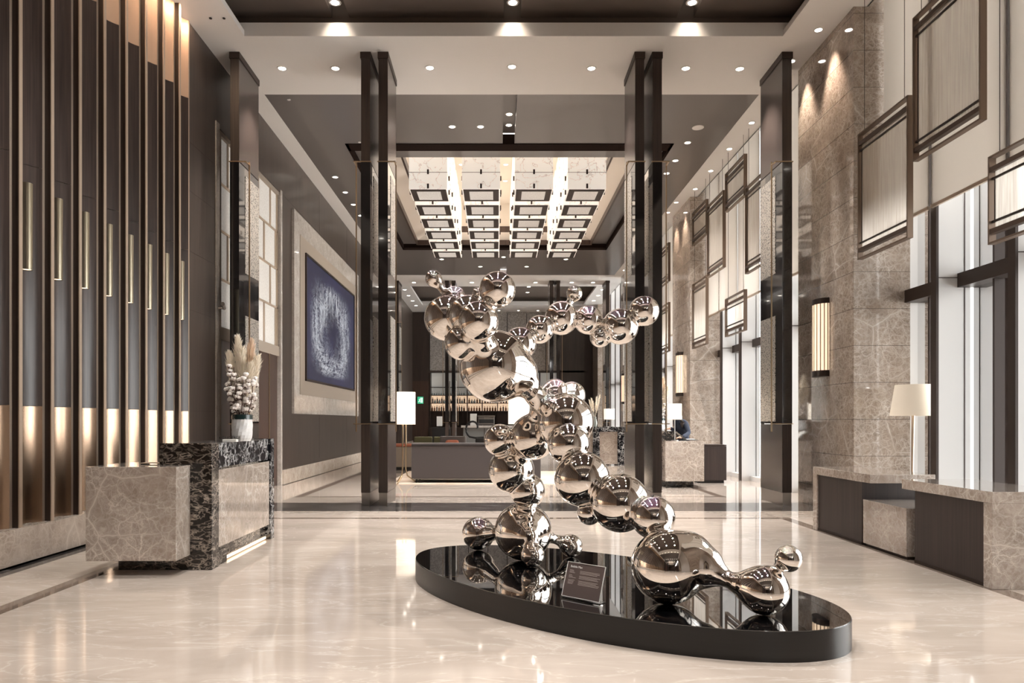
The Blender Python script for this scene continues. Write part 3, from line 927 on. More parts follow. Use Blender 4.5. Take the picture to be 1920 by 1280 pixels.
def sdf_prim(P, pr):
    if pr[0] == 'ball':
        return np.sqrt(((P - pr[1]) ** 2).sum(-1)) - pr[3]
    q = pr[7]
    f = None
    for (a, ra), (b, rb) in zip(q[:-1], q[1:]):
        d_ = sdf_cone(P, a, b, ra, rb)
        f = d_ if f is None else smin(f, d_, 0.012)
    return f
def sdf_cone(P, a, b, ra, rb):
    ba = b - a
    l2 = float(ba @ ba); rr = ra - rb; a2 = l2 - rr * rr
    if a2 <= 1e-9:
        return np.sqrt(((P - (a if ra > rb else b)) ** 2).sum(-1)) - max(ra, rb)
    il2 = 1.0 / l2
    pa = P - a
    y = pa @ ba
    z = y - l2
    q = pa * l2 - y[..., None] * ba
    x2 = (q ** 2).sum(-1)
    y2 = y * y * l2; z2 = z * z * l2
    kk = math.copysign(1.0, rr) * rr * rr * x2 if rr != 0 else np.zeros_like(x2)
    r1 = np.sqrt(x2 + z2) * il2 - rb
    r2 = np.sqrt(x2 + y2) * il2 - ra
    r3 = (np.sqrt(x2 * a2 * il2) + y * rr) * il2 - ra
    return np.where(np.sign(z) * a2 * z2 > kk, r1, np.where(np.sign(y) * a2 * y2 < kk, r2, r3))
def smin(a, b, k_):
    h = np.maximum(k_ - np.abs(a - b), 0) / k_
    return np.minimum(a, b) - h * h * k_ * 0.25
def field(P, want_owner=False):
    f = np.full(P.shape[:-1], 1e3)
    own = np.zeros(P.shape[:-1], int); best = np.full(P.shape[:-1], 1e9)
    for i, pr in enumerate(prims):
        lo = np.minimum(pr[1] - pr[3], pr[2] - pr[4]) - 0.16
        hi = np.maximum(pr[1] + pr[3], pr[2] + pr[4]) + 0.16
        sel = np.nonzero(((P > lo) & (P < hi)).all(-1))[0]
        if len(sel) == 0:
            continue
        d_ = sdf_prim(P[sel], pr)
        f[sel] = smin(f[sel], d_, pr[5])
        if want_owner:
            b_ = d_ < best[sel]
            best[sel[b_]] = d_[b_]; own[sel[b_]] = i
    return (f, own) if want_owner else f

def build_sculpture():
    H = 0.0105
    lo = np.min([np.minimum(p[1] - p[3], p[2] - p[4]) for p in prims], 0) - 0.05
    hi = np.max([np.maximum(p[1] + p[3], p[2] + p[4]) for p in prims], 0) + 0.05
    n = np.ceil((hi - lo) / H).astype(int) + 1
    G = np.full(n, 1.0, np.float32)
    ax = [lo[i] + H * np.arange(n[i]) for i in range(3)]
    for pr in prims:
        a = np.maximum(((np.minimum(pr[1] - pr[3], pr[2] - pr[4]) - 0.1 - lo) / H).astype(int), 0)
        b = np.minimum(((np.maximum(pr[1] + pr[3], pr[2] + pr[4]) + 0.1 - lo) / H).astype(int) + 1, n)
        X, Y, Z = np.meshgrid(ax[0][a[0]:b[0]], ax[1][a[1]:b[1]], ax[2][a[2]:b[2]], indexing='ij')
        d_ = sdf_prim(np.stack([X, Y, Z], -1), pr).astype(np.float32)
        sl = tuple(slice(a[i], b[i]) for i in range(3))
        G[sl] = smin(G[sl], d_, pr[5])
    ins = G < 0
    cell = np.zeros(n - 1, np.int8)
    for i in (0, 1):
        for j in (0, 1):
            for k_ in (0, 1):
                cell += ins[i:n[0] - 1 + i, j:n[1] - 1 + j, k_:n[2] - 1 + k_]
    act = (cell > 0) & (cell < 8)
    idx = np.full(n - 1, -1, np.int64)
    ijk = np.argwhere(act)
    idx[act] = np.arange(len(ijk))
    P = lo + H * (ijk + 0.5)
    faces = []
    for axis in range(3):
        sl0 = [slice(None)] * 3; sl1 = [slice(None)] * 3
        sl0[axis] = slice(0, n[axis] - 1); sl1[axis] = slice(1, n[axis])
        s0, s1 = ins[tuple(sl0)], ins[tuple(sl1)]
        e = np.argwhere(s0 != s1)
        flip = s0[tuple(e.T)]
        u, v = [(1, 2), (2, 0), (0, 1)][axis]
        q = []
        for du, dv in ((0, 0), (-1, 0), (-1, -1), (0, -1)):
            c_ = e.copy(); c_[:, u] += du; c_[:, v] += dv
            q.append(idx[tuple(c_.T)])
        q = np.stack(q, 1)
        q[~flip] = q[~flip][:, ::-1]
        faces.append(q)
    FQ = np.concatenate(faces)
    E = 1e-4
    def grad(Q):
        g_ = np.empty_like(Q)
        for i in range(3):
            dp = np.zeros(3); dp[i] = E
            g_[:, i] = field(Q + dp) - field(Q - dp)
        return g_ / (2 * E)
    for it in range(4):
        f0 = field(P)
        g_ = grad(P)
        P = P - np.clip(f0, -H, H)[:, None] * g_ / np.maximum((g_ ** 2).sum(1), 0.25)[:, None]
    N = grad(P)
    N /= np.maximum(np.linalg.norm(N, axis=1), 1e-9)[:, None]
    cen = P[FQ].mean(1)
    fn = np.cross(P[FQ[:, 1]] - P[FQ[:, 0]], P[FQ[:, 2]] - P[FQ[:, 0]])
    if ((fn * N[FQ[:, 0]]).sum(1) > 0).mean() < 0.5:
        FQ = FQ[:, ::-1]
    _, own = field(cen, True)
    root = thing('balloon_figure_sculpture', 'mirror-polished steel sculpture of linked bubbles striding across the black plinth', 'sculpture', (0.72, 4.98, ZP))
    off = np.array(root.location)
    labels = [p[6] for p in prims]
    groups = {}
    for i, l_ in enumerate(labels):
        groups.setdefault(l_, []).append(i)
    first = True
    for l_, ids in groups.items():
        sel = np.isin(own, ids)
        if not sel.any():
            continue
        fq = FQ[sel]
        used, inv = np.unique(fq, return_inverse=True)
        fq = inv.reshape(fq.shape)
        nm = 'steel_neck' if l_.startswith('n') else 'steel_ball'
        me = bpy.data.meshes.new(nm)
        me.from_pydata((P[used] - off).tolist(), [], fq.tolist())
        me.polygons.foreach_set('use_smooth', [True] * len(me.polygons))
        me.update()
        me.normals_split_custom_set_from_vertices(N[used].tolist())
        me.materials.append(M['mirror'])
        o = bpy.data.objects.new(nm, me)
        COL.objects.link(o)
        o.parent = root
build_sculpture()

# plaque on the plinth: leaning acrylic card with its text
pq = thing('sculpture_plaque', 'slanted brown acrylic plaque with small text on the plinth edge', 'plaque', at(1093, 1136, 4.36)[:2] + (ZP,))
def plaque():
    # front lower corners on the plinth, leaning back
    d0 = 4.34
    a = Vector(at(1053.5, 1119.5, (EYE - ZP) * F / (1119.5 - VY) + 0.0))
    b = Vector(at(1124.5, 1133.5, (EYE - ZP) * F / (1133.5 - VY)))
    a.z = b.z = ZP + 0.012
    e = (b - a).normalized()
    back = Vector((-e.y, e.x, 0))
    up = (Vector((0, 0, 1)) * 0.94 + back * 0.34).normalized()
    w_, h_ = (b - a).length, 0.222
    nrm = up.cross(e).normalized() * -1
    if nrm.y > 0:
        nrm = -nrm
    def slab(u0, u1, v0, v1, t0, t1):
        m = MB()
        pts = []
        for t_ in (t0, t1):
            for (u, v) in ((u0, v0), (u1, v0), (u1, v1), (u0, v1)):
                pts.append(a + e * u + up * v + nrm * t_)
        return m.add(pts, [(0, 3, 2, 1), (4, 5, 6, 7), (0, 1, 5, 4), (1, 2, 6, 5), (2, 3, 7, 6), (3, 0, 4, 7)])
    slab(0.003, w_ - 0.003, 0.003, h_ - 0.003, 0, 0.004).build('card', 'plaque', pq)
    fr = MB()
    for q in ((0, w_, 0, 0.003), (0, w_, h_ - 0.003, h_), (0, 0.003, 0.003, h_ - 0.003), (w_ - 0.003, w_, 0.003, h_ - 0.003)):
        s_ = slab(*q, -0.001, 0.007)
        fr.add(s_.v, s_.f)
    fr.build('acrylic_edge', 'paper', pq)
    ft = MB()
    pts = [a + e * 0.0, b, b + back * 0.07, a + back * 0.07]
    pts2 = [p + Vector((0, 0, -0.012)) for p in pts]
    ft.add(pts2 + [p + Vector((0, 0, -0.008)) for p in pts], [(0, 3, 2, 1), (4, 5, 6, 7), (0, 1, 5, 4), (1, 2, 6, 5), (2, 3, 7, 6), (3, 0, 4, 7)])
    ft.build('acrylic_foot', 'acrylic', pq)
    # printed title and fine print
    cu = bpy.data.curves.new('title_lettering', 'FONT')
    cu.body = 'Bubble Man'
    cu.size = 0.019
    cu.extrude = 0.0003
    to = bpy.data.objects.new('title_lettering', cu)
    COL.objects.link(to)
    to.parent = pq
    mt = Matrix((e, up, nrm)).transposed().to_4x4()
    pos_ = a + e * 0.028 + up * (h_ - 0.034) + nrm * 0.005
    mt.translation = pos_ - pq.location
    to.matrix_local = mt
    cu.materials.append(M['paper'])
    text_to_mesh(to)
    pm = MB()
    rnd = random.Random(3)
    for i in range(12):
        v = h_ - 0.052 - i * 0.0078
        if i in (3, 7):
            continue
        for (u0, u1) in ((0.026, 0.026 + 0.055 * rnd.uniform(0.4, 1)), (0.105, 0.105 + (w_ - 0.125) * rnd.uniform(0.8, 1))):
            s_ = slab(u0, u1, v, v + 0.0014, 0.004, 0.0046)
            pm.add(s_.v, s_.f)
    o = pm.build('fine_print', 'qr', pq)
    o['kind'] = 'stuff'
plaque()

# ------------------------------------------------------------------ columns: paired dark fins with silver inlay
def column(name, label, fins, inner, loc=(0, 0, 0)):
    """fins: list of (x0, x1); inner: +1 / -1 side on which the brass rod stands for each fin"""
    Y0, Y1 = 10.97, 11.87
    xm = sum(a + b for a, b in fins) / 2 / len(fins)
    root = thing(name, label, 'column', (xm, Y0 + 0.45, 0), kind='thing')
    for (x0, x1), sgn in zip(fins, inner):
        f = box(x0, x1, Y0, Y1, 0.20, 1.255).build('lower_fin', 'wood_col', root, bevel=0.003)
        for sx_ in (x0 - 0.004, x1 + 0.001):
            box(sx_, sx_ + 0.003, Y0 + 0.005, Y1, 0.21, 1.25).build('side_veneer', 'wood_side', f)
        box(x0 + 0.004, x1 - 0.004, Y0 + 0.004, Y1 - 0.004, 0.0, 0.20).build('metal_foot', 'steel', f)
        mdl = box(x0 - 0.006, x1 + 0.006, Y0 - 0.006, Y1, 1.27, 5.30).build('glass_shaft', 'dark_glass', root)
        for sx_ in (x0 - 0.012, x1 + 0.006):
            box(sx_, sx_ + 0.006, Y0 + 0.26, Y1 - 0.01, 1.30, 2.97).build('silver_inlay', 'silver', mdl)
            box(sx_, sx_ + 0.006, Y0 + 0.26, Y1 - 0.01, 3.64, 5.18).build('silver_inlay', 'silver', mdl)
        up_ = box(x0, x1, Y0, Y1, 5.315, 6.90).build('upper_fin', 'wood_col', root, bevel=0.003)
        for sx_ in (x0 - 0.004, x1 + 0.001):
            box(sx_, sx_ + 0.003, Y0 + 0.005, Y1, 5.32, 6.89).build('side_veneer', 'wood_side', up_)
        box(x0 - 0.015, x1 + 0.015, Y0 - 0.015, Y1 + 0.015, 6.90, 6.996).build('top_cap', 'dark_metal', up_)
        xa, xb = (x0 - 0.02, x1 + 0.12) if sgn > 0 else (x0 - 0.12, x1 + 0.02)
        xr = xb - 0.012 if sgn > 0 else xa + 0.012
        for z in (1.257, 5.30):
            MB().box(xa, xb, Y0 - 0.02, Y0 + 0.008, z, z + 0.014).box(xr - 0.012, xr + 0.012, Y0 - 0.02, Y0 + 0.17, z, z + 0.014).build('brass_ledge', 'brass', root)
        box(xr - 0.009, xr + 0.009, Y0 + 0.15, Y0 + 0.17, 1.14, 5.36).build('brass_rod', 'brass', root)
    return root
c1 = column('lobby_column', 'twin-finned dark column left of the sculpture, with silver inlays and brass rods', [(-2.095, -1.962), (-1.826, -1.690)], (-1, 1))
c2 = column('lobby_column', 'twin-finned dark column right of the sculpture, behind the upper right steel bubbles', [(2.135, 2.268), (2.405, 2.540)], (-1, 1))
c3 = column('lobby_column', 'single dark column fin by the left wall behind the dried flowers', [(-4.115, -3.985)], (1,))
c4 = column('lobby_column', 'single dark column fin on the right beside the marble pier', [(4.405, 4.545)], (-1,))
FAR = 17.77
for c_, lb in ((c1, 'far twin column left of the bar, seen behind the steel bubbles'), (c2, 'far twin column in front of the grey panels right of the bar'),
               (c3, 'far single column fin at the left behind the floor lamp'), (c4, 'far single column fin near the distant windows on the right')):
    dup(c_, (c_.location.x, c_.location.y + FAR, 0), lb)

# ------------------------------------------------------------------ chandelier: four by six alabaster box lanterns
ZB = 6.50
def lantern(x, y, label):
    h = 0.43
    r = thing('box_lantern', label, 'lantern', (x, y, ZB), 'alabaster box lanterns of the ceiling grid')
    box(x - h, x + h, y - h, y + h, ZB + 0.018, 8.19).build('alabaster_box', 'alabaster', r, bevel=0.004)
    p = 0.40
    fr = MB()
    fr.box(x - p, x + p, y - p, y - p + 0.09, ZB - 0.002, ZB + 0.017).box(x - p, x + p, y + p - 0.09, y + p, ZB - 0.002, ZB + 0.017)
    fr.box(x - p, x - p + 0.13, y - p + 0.09, y + p - 0.09, ZB - 0.002, ZB + 0.017).box(x + p - 0.13, x + p, y - p + 0.09, y + p - 0.09, ZB - 0.002, ZB + 0.017)
    fr.build('bottom_frame', 'dark_metal', r)
    box(x - p + 0.13, x + p - 0.13, y - p + 0.09, y + p - 0.09, ZB + 0.002, ZB + 0.016).build('bottom_panel', 'screen_paper', r)
    cl_ = MB()
    for z in (ZB + 0.03, 6.85):
        cl_.box(x - 0.02, x + 0.02, y - h - 0.03, y - h + 0.01, z, z + 0.10).box(x - 0.02, x + 0.02, y + h - 0.01, y + h + 0.03, z, z + 0.10)
        cl_.box(x - h - 0.03, x - h + 0.01, y - 0.02, y + 0.02, z, z + 0.10).box(x + h - 0.01, x + h + 0.03, y - 0.02, y + 0.02, z, z + 0.10)
    cl_.build('clip', 'dark_metal', r)
    box(x - h - 0.002, x + h + 0.002, y - h - 0.002, y + h + 0.002, 6.888, 6.897).build('joint', 'dark_metal', r)
    return r
names_c = ['leftmost', 'second from left', 'second from right', 'rightmost']
names_r = ['front', 'second', 'third', 'fourth', 'fifth', 'rearmost']
L0 = None
for j in range(6):
    for i in range(4):
        x = 0.235 + (i - 1.5) * 1.19
        y = 16.39 + j * 1.165
        lb = 'glowing alabaster box lantern, %s in the %s row of the ceiling grid' % (names_c[i], names_r[j])
        if L0 is None:
            L0 = lantern(x, y, lb)
        else:
            dup(L0, (x, y, ZB), lb)

# lantern cluster of the entrance coffer behind the viewer (seen in the steel bubbles)
ch = thing('chandelier', 'lit alabaster chandelier over the entrance, mirrored small in the steel bubbles', 'chandelier', (0.225, -12.5, 6.2))
for i in range(4):
    x = 0.225 + (i - 1.5) * 1.19
    box(x - 0.4, x + 0.4, -15.8, -9.2, 6.2, 6.95).build('alabaster_box', 'alabaster', ch)
    for yb in range(6):
        box(x - 0.42, x + 0.42, -15.7 + yb * 1.1, -14.9 + yb * 1.1, 6.14, 6.2).build('bottom_frame', 'dark_metal', ch)
box(-2.6, 3.05, -16.2, -8.8, 6.95, 6.998).build('mounting_plate', 'cream', ch)
for i in range(5):
    for yy in (-8.4, -16.6):
        MB().cyl((-2.3 + i * 1.26, yy, 7.0), 0.09, -0.01, -0.002).build('lens', 'spot_glow', ch)
for i in range(4):
    for xx in (-2.85, 3.3):
        MB().cyl((xx, -9.4 - i * 1.9, 7.0), 0.09, -0.01, -0.002).build('lens', 'spot_glow', ch)

# ------------------------------------------------------------------ downlights
def downlight(p, label, r=0.055, group='round ceiling downlights', beam=_sd, tilt=None, lens='spot_glow'):
    x, y, z = p
    o = thing('ceiling_downlight', label, 'downlight', (x, y, z), group)
    MB().lathe([(r * 0.86, -0.001), (r * 0.9, -0.006), (r * 1.25, -0.006), (r * 1.3, 0.0)], (x, y, z), 20, cap=False).build('trim_ring', 'white', o, smooth=True)
    MB().cyl((x, y, z), r * 0.9, -0.004, -0.001, 20).build('lens', lens, o)
    if beam is not None:
        l_ = add_light('downlight_beam', 'SPOT', (0, 0, -0.03), 0, data=beam)
        if tilt:
            l_.rotation_euler = tilt
        l_.parent = o
    return o
for i, (px, py) in enumerate(((529, 128), (629, 128), (806, 127), (960, 125), (1109, 128), (1286, 128), (1387, 129))):
    downlight(on_ceiling(px, py), '%s downlight from the left in the white ceiling band between the column tops' % ORD[i], 0.065)
def row(pts, fmt, **kw):
    for i, p in enumerate(pts):
        downlight(p, fmt % ORD[i], **kw)
row([(4.66, 11.25, 7.0), (4.68, 10.35, 7.0)], '%s wall-washing downlight grazing the near marble pier', beam=_sw, tilt=(0, math.radians(-6), 0))
row([(4.86, 13.57, 7.0), (4.86, 14.87, 7.0), (4.86, 16.17, 7.0), (4.86, 17.43, 7.0)], '%s downlight in the white strip along the windows, counting away from the viewer', beam=None)
row([(4.66, 18.5, 7.0), (4.66, 19.4, 7.0)], '%s wall-washing downlight grazing the second marble pier', beam=_sw, tilt=(0, math.radians(-6), 0))
row([(4.80, 21.2, 7.0), (4.80, 22.6, 7.0), (4.80, 24.0, 7.0), (4.80, 25.4, 7.0), (4.80, 26.8, 7.0)], '%s downlight of the far window strip beyond the second pier', beam=None)
row([(-0.87, 13.76, 7.005), (-0.32, 13.76, 7.005)], '%s small downlight left of the slot in the grey ceiling', r=0.06)
row([(0.235, 12.6, 7.22), (0.235, 13.7, 7.22), (0.235, 14.2, 7.22)], '%s spot in the narrow slot of the front grey ceiling', r=0.06, beam=None)
row([(3.90, 14.55, 7.005), (3.90, 15.55, 7.005), (3.90, 16.35, 7.005), (3.90, 17.3, 7.005), (3.90, 20.3, 7.005), (3.90, 21.4, 7.005)], '%s downlight in the grey ceiling right of the chandelier well', r=0.06)
row([(-3.78, 16.6, 7.005), (-3.78, 17.7, 7.005), (-3.78, 18.7, 7.005), (-3.78, 19.7, 7.005), (-3.78, 20.9, 7.005)], '%s downlight in the grey ceiling above the blue painting', r=0.06, beam=_sc)
row([(x, y, 8.2) for y in (17.0, 19.1, 20.4) for x in (-0.96, 0.235, 1.43)], '%s recessed light in the cream well between the lanterns', r=0.07, beam=None, lens='well_glow')
row([(-1.95, 23.95, 7.005), (-1.95, 25.0, 7.005), (0.235, 24.0, 7.22), (0.235, 25.6, 7.22), (-0.62, 26.2, 7.005), (1.09, 26.2, 7.005), (2.42, 25.0, 7.005)], '%s light in the grey ceiling just past the chandelier well', r=0.07)
row([on_ceiling(px, py) for px, py in ((776, 529.5), (884.8, 529.5), (1004, 529.5), (1072, 529.5), (1112, 529.5))], '%s light from the left in the far white ceiling band', r=0.08)
row([on_ceiling(px, py) for px, py in ((758.8, 543), (766, 554), (773.7, 563.8), (780, 572.6))], '%s light of the far left white strip beside the dark coffer', r=0.08, beam=None)
row([on_ceiling(px, py) for px, py in ((1129.6, 543), (1121.6, 553.8), (1113, 563.6))], '%s light of the far right white strip beside the dark coffer', r=0.08, beam=None)
row([(0.235 + 1.2, 30.6, 7.40), (0.235 + 1.2, 32.2, 7.40), (0.235 + 1.2, 33.6, 7.40)], '%s light in the far dark coffer', r=0.08, beam=None)
row([(x, 36.55, 7.0) for x in (-2.9, -0.9, 0.1, 1.1, 2.1)], '%s spot washing the grey stone panels over the bar', r=0.06, beam=_sw, tilt=(math.radians(-12), 0, 0))
row([(x, 10.35, 7.398) for x in (-2.36, 0.23, 2.84)], '%s spot in the slots of the near dark coffer, from the left', r=0.07, beam=_sc, tilt=(math.radians(10), 0, 0))
for x, y in ((-2.4, 3.0), (0.2, 3.0), (2.8, 3.0), (-2.4, 6.5), (0.2, 6.5), (2.8, 6.5)):
    l_ = add_light('coffer_beam', 'SPOT', (x, y, 7.36), 0, data=_sd)
cof = bpy.data.objects['ceiling_coffer']
for x in (-2.4, 0.2, 2.8):
    for y in (3.0, 4.75, 6.5, 8.2):
        MB().cyl((x, y, 7.4), 0.07, -0.006, -0.001, 16).build('lens', 'spot_glow', cof)
for x in (-2.2, 0.2, 2.6):
    for y in (-2.0, -5.5, -11.0, -15.0, -20.0):
        add_light('rear_hall_fill', 'SPOT', (x, y, 6.1 if -16 < y < -9 else 6.9), 0, data=_sd)  # unseen spots added to brighten the dark hall behind the viewer
for x in (-3.6, -2.4, -1.2, 0.2, 1.4, 2.7, 3.9):
    for y in (-0.2, -5.5):
        MB().cyl((x, y, 7.0), 0.07, -0.006, -0.001, 16).build('lens', 'spot_glow', ceiling)
for i, (x, y, r) in enumerate(((-3.69, 12.6, 0.03), (-2.81, 15.42 - 0.9, 0.03), (3.9, 13.8, 0.11), (-4.05, 10.05, 0.02), (-3.86, 10.05, 0.02))):
    lb = ['tiny ceiling sprinkler left in the grey ceiling', 'tiny sprinkler near the corner of the chandelier well', 'round flush speaker grille in the grey ceiling at right', 'tiny dark sensor over the left wall, nearer the wall', 'tiny dark sensor over the left wall, nearer the room'][i]
    o = MB().lathe([(r * 0.5, -0.012), (r, -0.010), (r * 1.05, 0.0)], (x, y, 7.005 if i < 3 else 7.0), 16).build(['ceiling_sprinkler', 'ceiling_sprinkler', 'ceiling_speaker', 'ceiling_sensor', 'ceiling_sensor'][i], 'white' if i < 3 else 'dark_metal', smooth=True)
    tag(o, lb, ['sprinkler', 'sprinkler', 'speaker', 'sensor', 'sensor'][i])

# ------------------------------------------------------------------ brass tube lights in the flutes
tb = None
for k_ in range(1, 9):
    y = 5.973 + MOD * k_ + 0.225
    lb = '%s slim brass tube light from the left in the fluted wall' % ORD[k_ - 1]
    if tb is None:
        tb = thing('tube_sconce', lb, 'wall light', (-4.405, y, 2.72), 'brass tubes in the fluted wall')
        MB().lathe([(0.036, 0.004), (0.046, 0.0), (0.047, 0.81), (0.0, 0.815)], (-4.405, y, 2.72), 24, cap=False).build('tube', 'champagne', tb, smooth=True)
        MB().cyl((-4.405, y, 2.725), 0.036, 0.0, 0.004, 20).build('lens', 'led_warm', tb)
        MB().box(-4.50, -4.44, y - 0.015, y + 0.015, 3.0, 3.03).box(-4.50, -4.44, y - 0.015, y + 0.015, 3.35, 3.38).build('bracket', 'dark_metal', tb)
    else:
        dup(tb, (-4.405, y, 2.72), lb)

# ------------------------------------------------------------------ painting with its surround
art = thing('wall_painting', 'large blue abstract painting with pale brushwork on the left wall', 'painting', (-4.33, 18.75, 2.2))
sr = MB()
sr.box(-4.40, -4.345, 15.23, 22.3, 1.47, 1.90).box(-4.40, -4.345, 15.23, 22.3, 5.42, 5.86).box(-4.40, -4.345, 15.23, 15.66, 1.90, 5.42).box(-4.40, -4.345, 21.95, 22.3, 1.90, 5.42)
struct('trim_6', sr, 'pale_marble', label='pale marble surround of the blue painting', cat='trim')
box(-4.40, -4.335, 15.66, 21.95, 1.90, 5.42).build('mat_board', 'beige_mat', art)
fr = MB()
fr.box(-4.34, -4.30, 16.05, 21.5, 2.22, 2.27).box(-4.34, -4.30, 16.05, 21.5, 5.06, 5.11).box(-4.34, -4.30, 16.05, 16.10, 2.27, 5.06).box(-4.34, -4.30, 21.45, 21.5, 2.27, 5.06)
fr.build('frame', 'dark_metal', art)
box(-4.34, -4.32, 16.10, 21.45, 2.27, 5.06).build('canvas', 'painting', art)
tag(box(-4.345, -4.34, 21.85, 22.05, 1.58, 1.72).build('wall_label', 'black'), 'small dark label plate under the right corner of the blue painting', 'label')
# security camera by the doorway
cc = thing('security_camera', 'small grey security camera on the stone jamb left of the lit screen', 'camera', (-4.38, 11.2, 3.1))
MB().tube([(-4.40, 11.17, 3.08), (-4.30, 11.20, 3.08)], 0.012).build('bracket', 'steel', cc, smooth=True)
MB().tube([(-4.33, 11.28, 3.10), (-4.27, 11.06, 3.13)], 0.032, 12).build('body', 'steel', cc, smooth=True)

# ------------------------------------------------------------------ hanging woven screens by the windows
def hanging(y_far, z0, z1, label, ztop=7.02):
    X = XP
    y0, y1 = y_far - 1.17, y_far
    r = thing('hanging_screen', label, 'screen', (X, (y0 + y1) / 2, z0), 'woven screens hung before the windows')
    t = 0.04
    fr = MB()
    fr.box(X - 0.035, X + 0.035, y0, y0 + 0.02, z0, z1).box(X - 0.035, X + 0.035, y1 - 0.02, y1, z0, z1)
    fr.box(X - 0.035, X + 0.035, y0 + 0.02, y1 - 0.02, z0, z0 + 0.02).box(X - 0.035, X + 0.035, y0 + 0.02, y1 - 0.02, z1 - 0.02, z1)
    fr.build('outer_frame', 'screen_frame', r)
    for z in (z0 + 0.10, z1 - 0.16):
        box(X - 0.03, X + 0.03, y0 + 0.02, y1 - 0.02, z, z + 0.05).build('cross_bar', 'screen_bar', r)
    for z in (z0 + 0.21, z1 - 0.235):
        box(X - 0.012, X + 0.012, y0 + 0.02, y1 - 0.02, z, z + 0.022).build('slim_bar', 'dark_metal', r)
    MB().box(X - 0.006, X + 0.006, y0 + 0.05, y0 + 0.062, z0 + 0.21, z1 - 0.22).box(X - 0.006, X + 0.006, y1 - 0.062, y1 - 0.05, z0 + 0.21, z1 - 0.22).build('inner_bar', 'dark_metal', r)
    MB().quad((X, y0 + 0.06, z0 + 0.16), (X, y1 - 0.06, z0 + 0.16), (X, y1 - 0.06, z1 - 0.16), (X, y0 + 0.06, z1 - 0.16)).build('woven_panel', 'screen_fabric', r)
    cb = MB()
    for y in (y0 + 0.12, y1 - 0.12):
        cb.cyl((X + 0.0, y, 0), 0.004, z1 - 0.001, ztop, 6)
    cb.build('cable', 'dark_metal', r)
    return r
XS = XP
scr_list = [
 (9.60, 3.48, 5.17, 'tall woven hanging screen in front of the near marble pier'),
 (8.33, 4.34, 6.02, 'highest tall woven screen, cut by the top of the photo'),
 (7.05, 3.05, 3.92, 'short woven screen cut by the right edge of the photo'),
 (13.96, 4.19, 5.88, 'tall woven screen half hidden behind the right column fin'),
 (15.19, 5.76, 6.58, 'short woven screen, upper of the two just left of the right column fin'),
 (15.19, 3.10, 3.91, 'short woven screen, lower of the two just left of the right column fin', 5.759),
 (16.50, 4.63, 6.29, 'tall woven screen third from the right column fin'),
 (17.75, 5.68, 6.49, 'short woven screen, upper one in front of the second pier'),
 (17.75, 3.11, 4.72, 'tall woven screen, lower one in front of the second pier', 5.679),
 (21.4, 5.3, 6.4, 'far upper woven screen glimpsed beyond the second pier'),
 (21.4, 3.3, 4.7, 'far lower woven screen glimpsed beyond the second pier', 5.299),
 (24.0, 4.0, 5.6, 'distant woven screen between the two rear columns and windows'),
]
for a in scr_list:
    hanging(*a)

# ------------------------------------------------------------------ roller blinds
def blind(y0, y1, label):
    r = thing('roller_blind', label, 'blind', (5.30, (y0 + y1) / 2, 3.92), 'pale roller blinds')
    MB().box(5.298, 5.302, y0, y1, 3.94, 7.95).build('blind_fabric', 'blind', r)
    box(5.285, 5.315, y0, y1, 3.90, 3.94).build('bottom_bar', 'bronze_edge', r)
blab = ['near bay, closest to the viewer', 'near bay, second', 'near bay, third', 'near bay, beside the cut-off woven screen', 'near bay, directly beside the marble pier']
for bi, (a, b) in enumerate(bays):
    if bi == 3:
        continue
    ed = [a] + sorted([b - 1.07 - 1.32 * j for j in range(5) if b - 1.07 - 1.32 * j > a + 0.15]) + [b]
    for i in range(len(ed) - 1):
        if ed[i + 1] - ed[i] < 0.4:
            continue
        k_ = len(ed) - 1 - i
        lb = 'lowered pale roller blind, %s from the pier in the %s window bay' % (ORD[k_ - 1], ('near', 'middle', 'far')[bi])
        blind(ed[i] + 0.03, ed[i + 1] - 0.03, lb)

# ------------------------------------------------------------------ sconces on the piers
def sconce(y, label):
    r = thing('wall_sconce', label, 'wall light', (XP, y, 1.97), 'half-round sconces on the marble piers')
    a0, a1 = math.radians(90), math.radians(270)
    def half(rad, z0, z1, n=18):
        m = MB()
        pts = [(XP - 0.02, y + rad)] + [(XP - 0.02 + rad * 0.62 * math.cos(a0 + (a1 - a0) * i / n), y + rad * math.sin(a0 + (a1 - a0) * i / n)) for i in range(n + 1)] + [(XP - 0.02, y - rad)]
        pts = [(XP, y + rad)] + pts[1:-1] + [(XP, y - rad)]
        return m.prism(pts, z0, z1)
    half(0.185, 2.06, 3.05).build('diffuser', 'sconce_glow', r, smooth=True)
    half(0.20, 3.05, 3.13).build('top_cap', 'dark_metal', r, smooth=True)
    half(0.20, 1.97, 2.06).build('bottom_cap', 'dark_metal', r, smooth=True)
    for i in range(9):
        q = a0 + (a1 - a0) * i / 8
        cx_, cy_ = XP - 0.02 + 0.19 * 0.62 * math.cos(q), y + 0.19 * math.sin(q)
        box(cx_ - 0.006, cx_ + 0.006, cy_ - 0.005, cy_ + 0.005, 2.06, 3.05).build('slat', 'bronze_edge', r)
for y, lb in ((10.68, 'lit half-round wall sconce with vertical slats on the near marble pier'), (18.9, 'lit wall sconce on the second pier behind the dried grasses'), (27.2, 'small distant lit sconce on the third pier behind the right twin column')):
    sconce(y, lb)

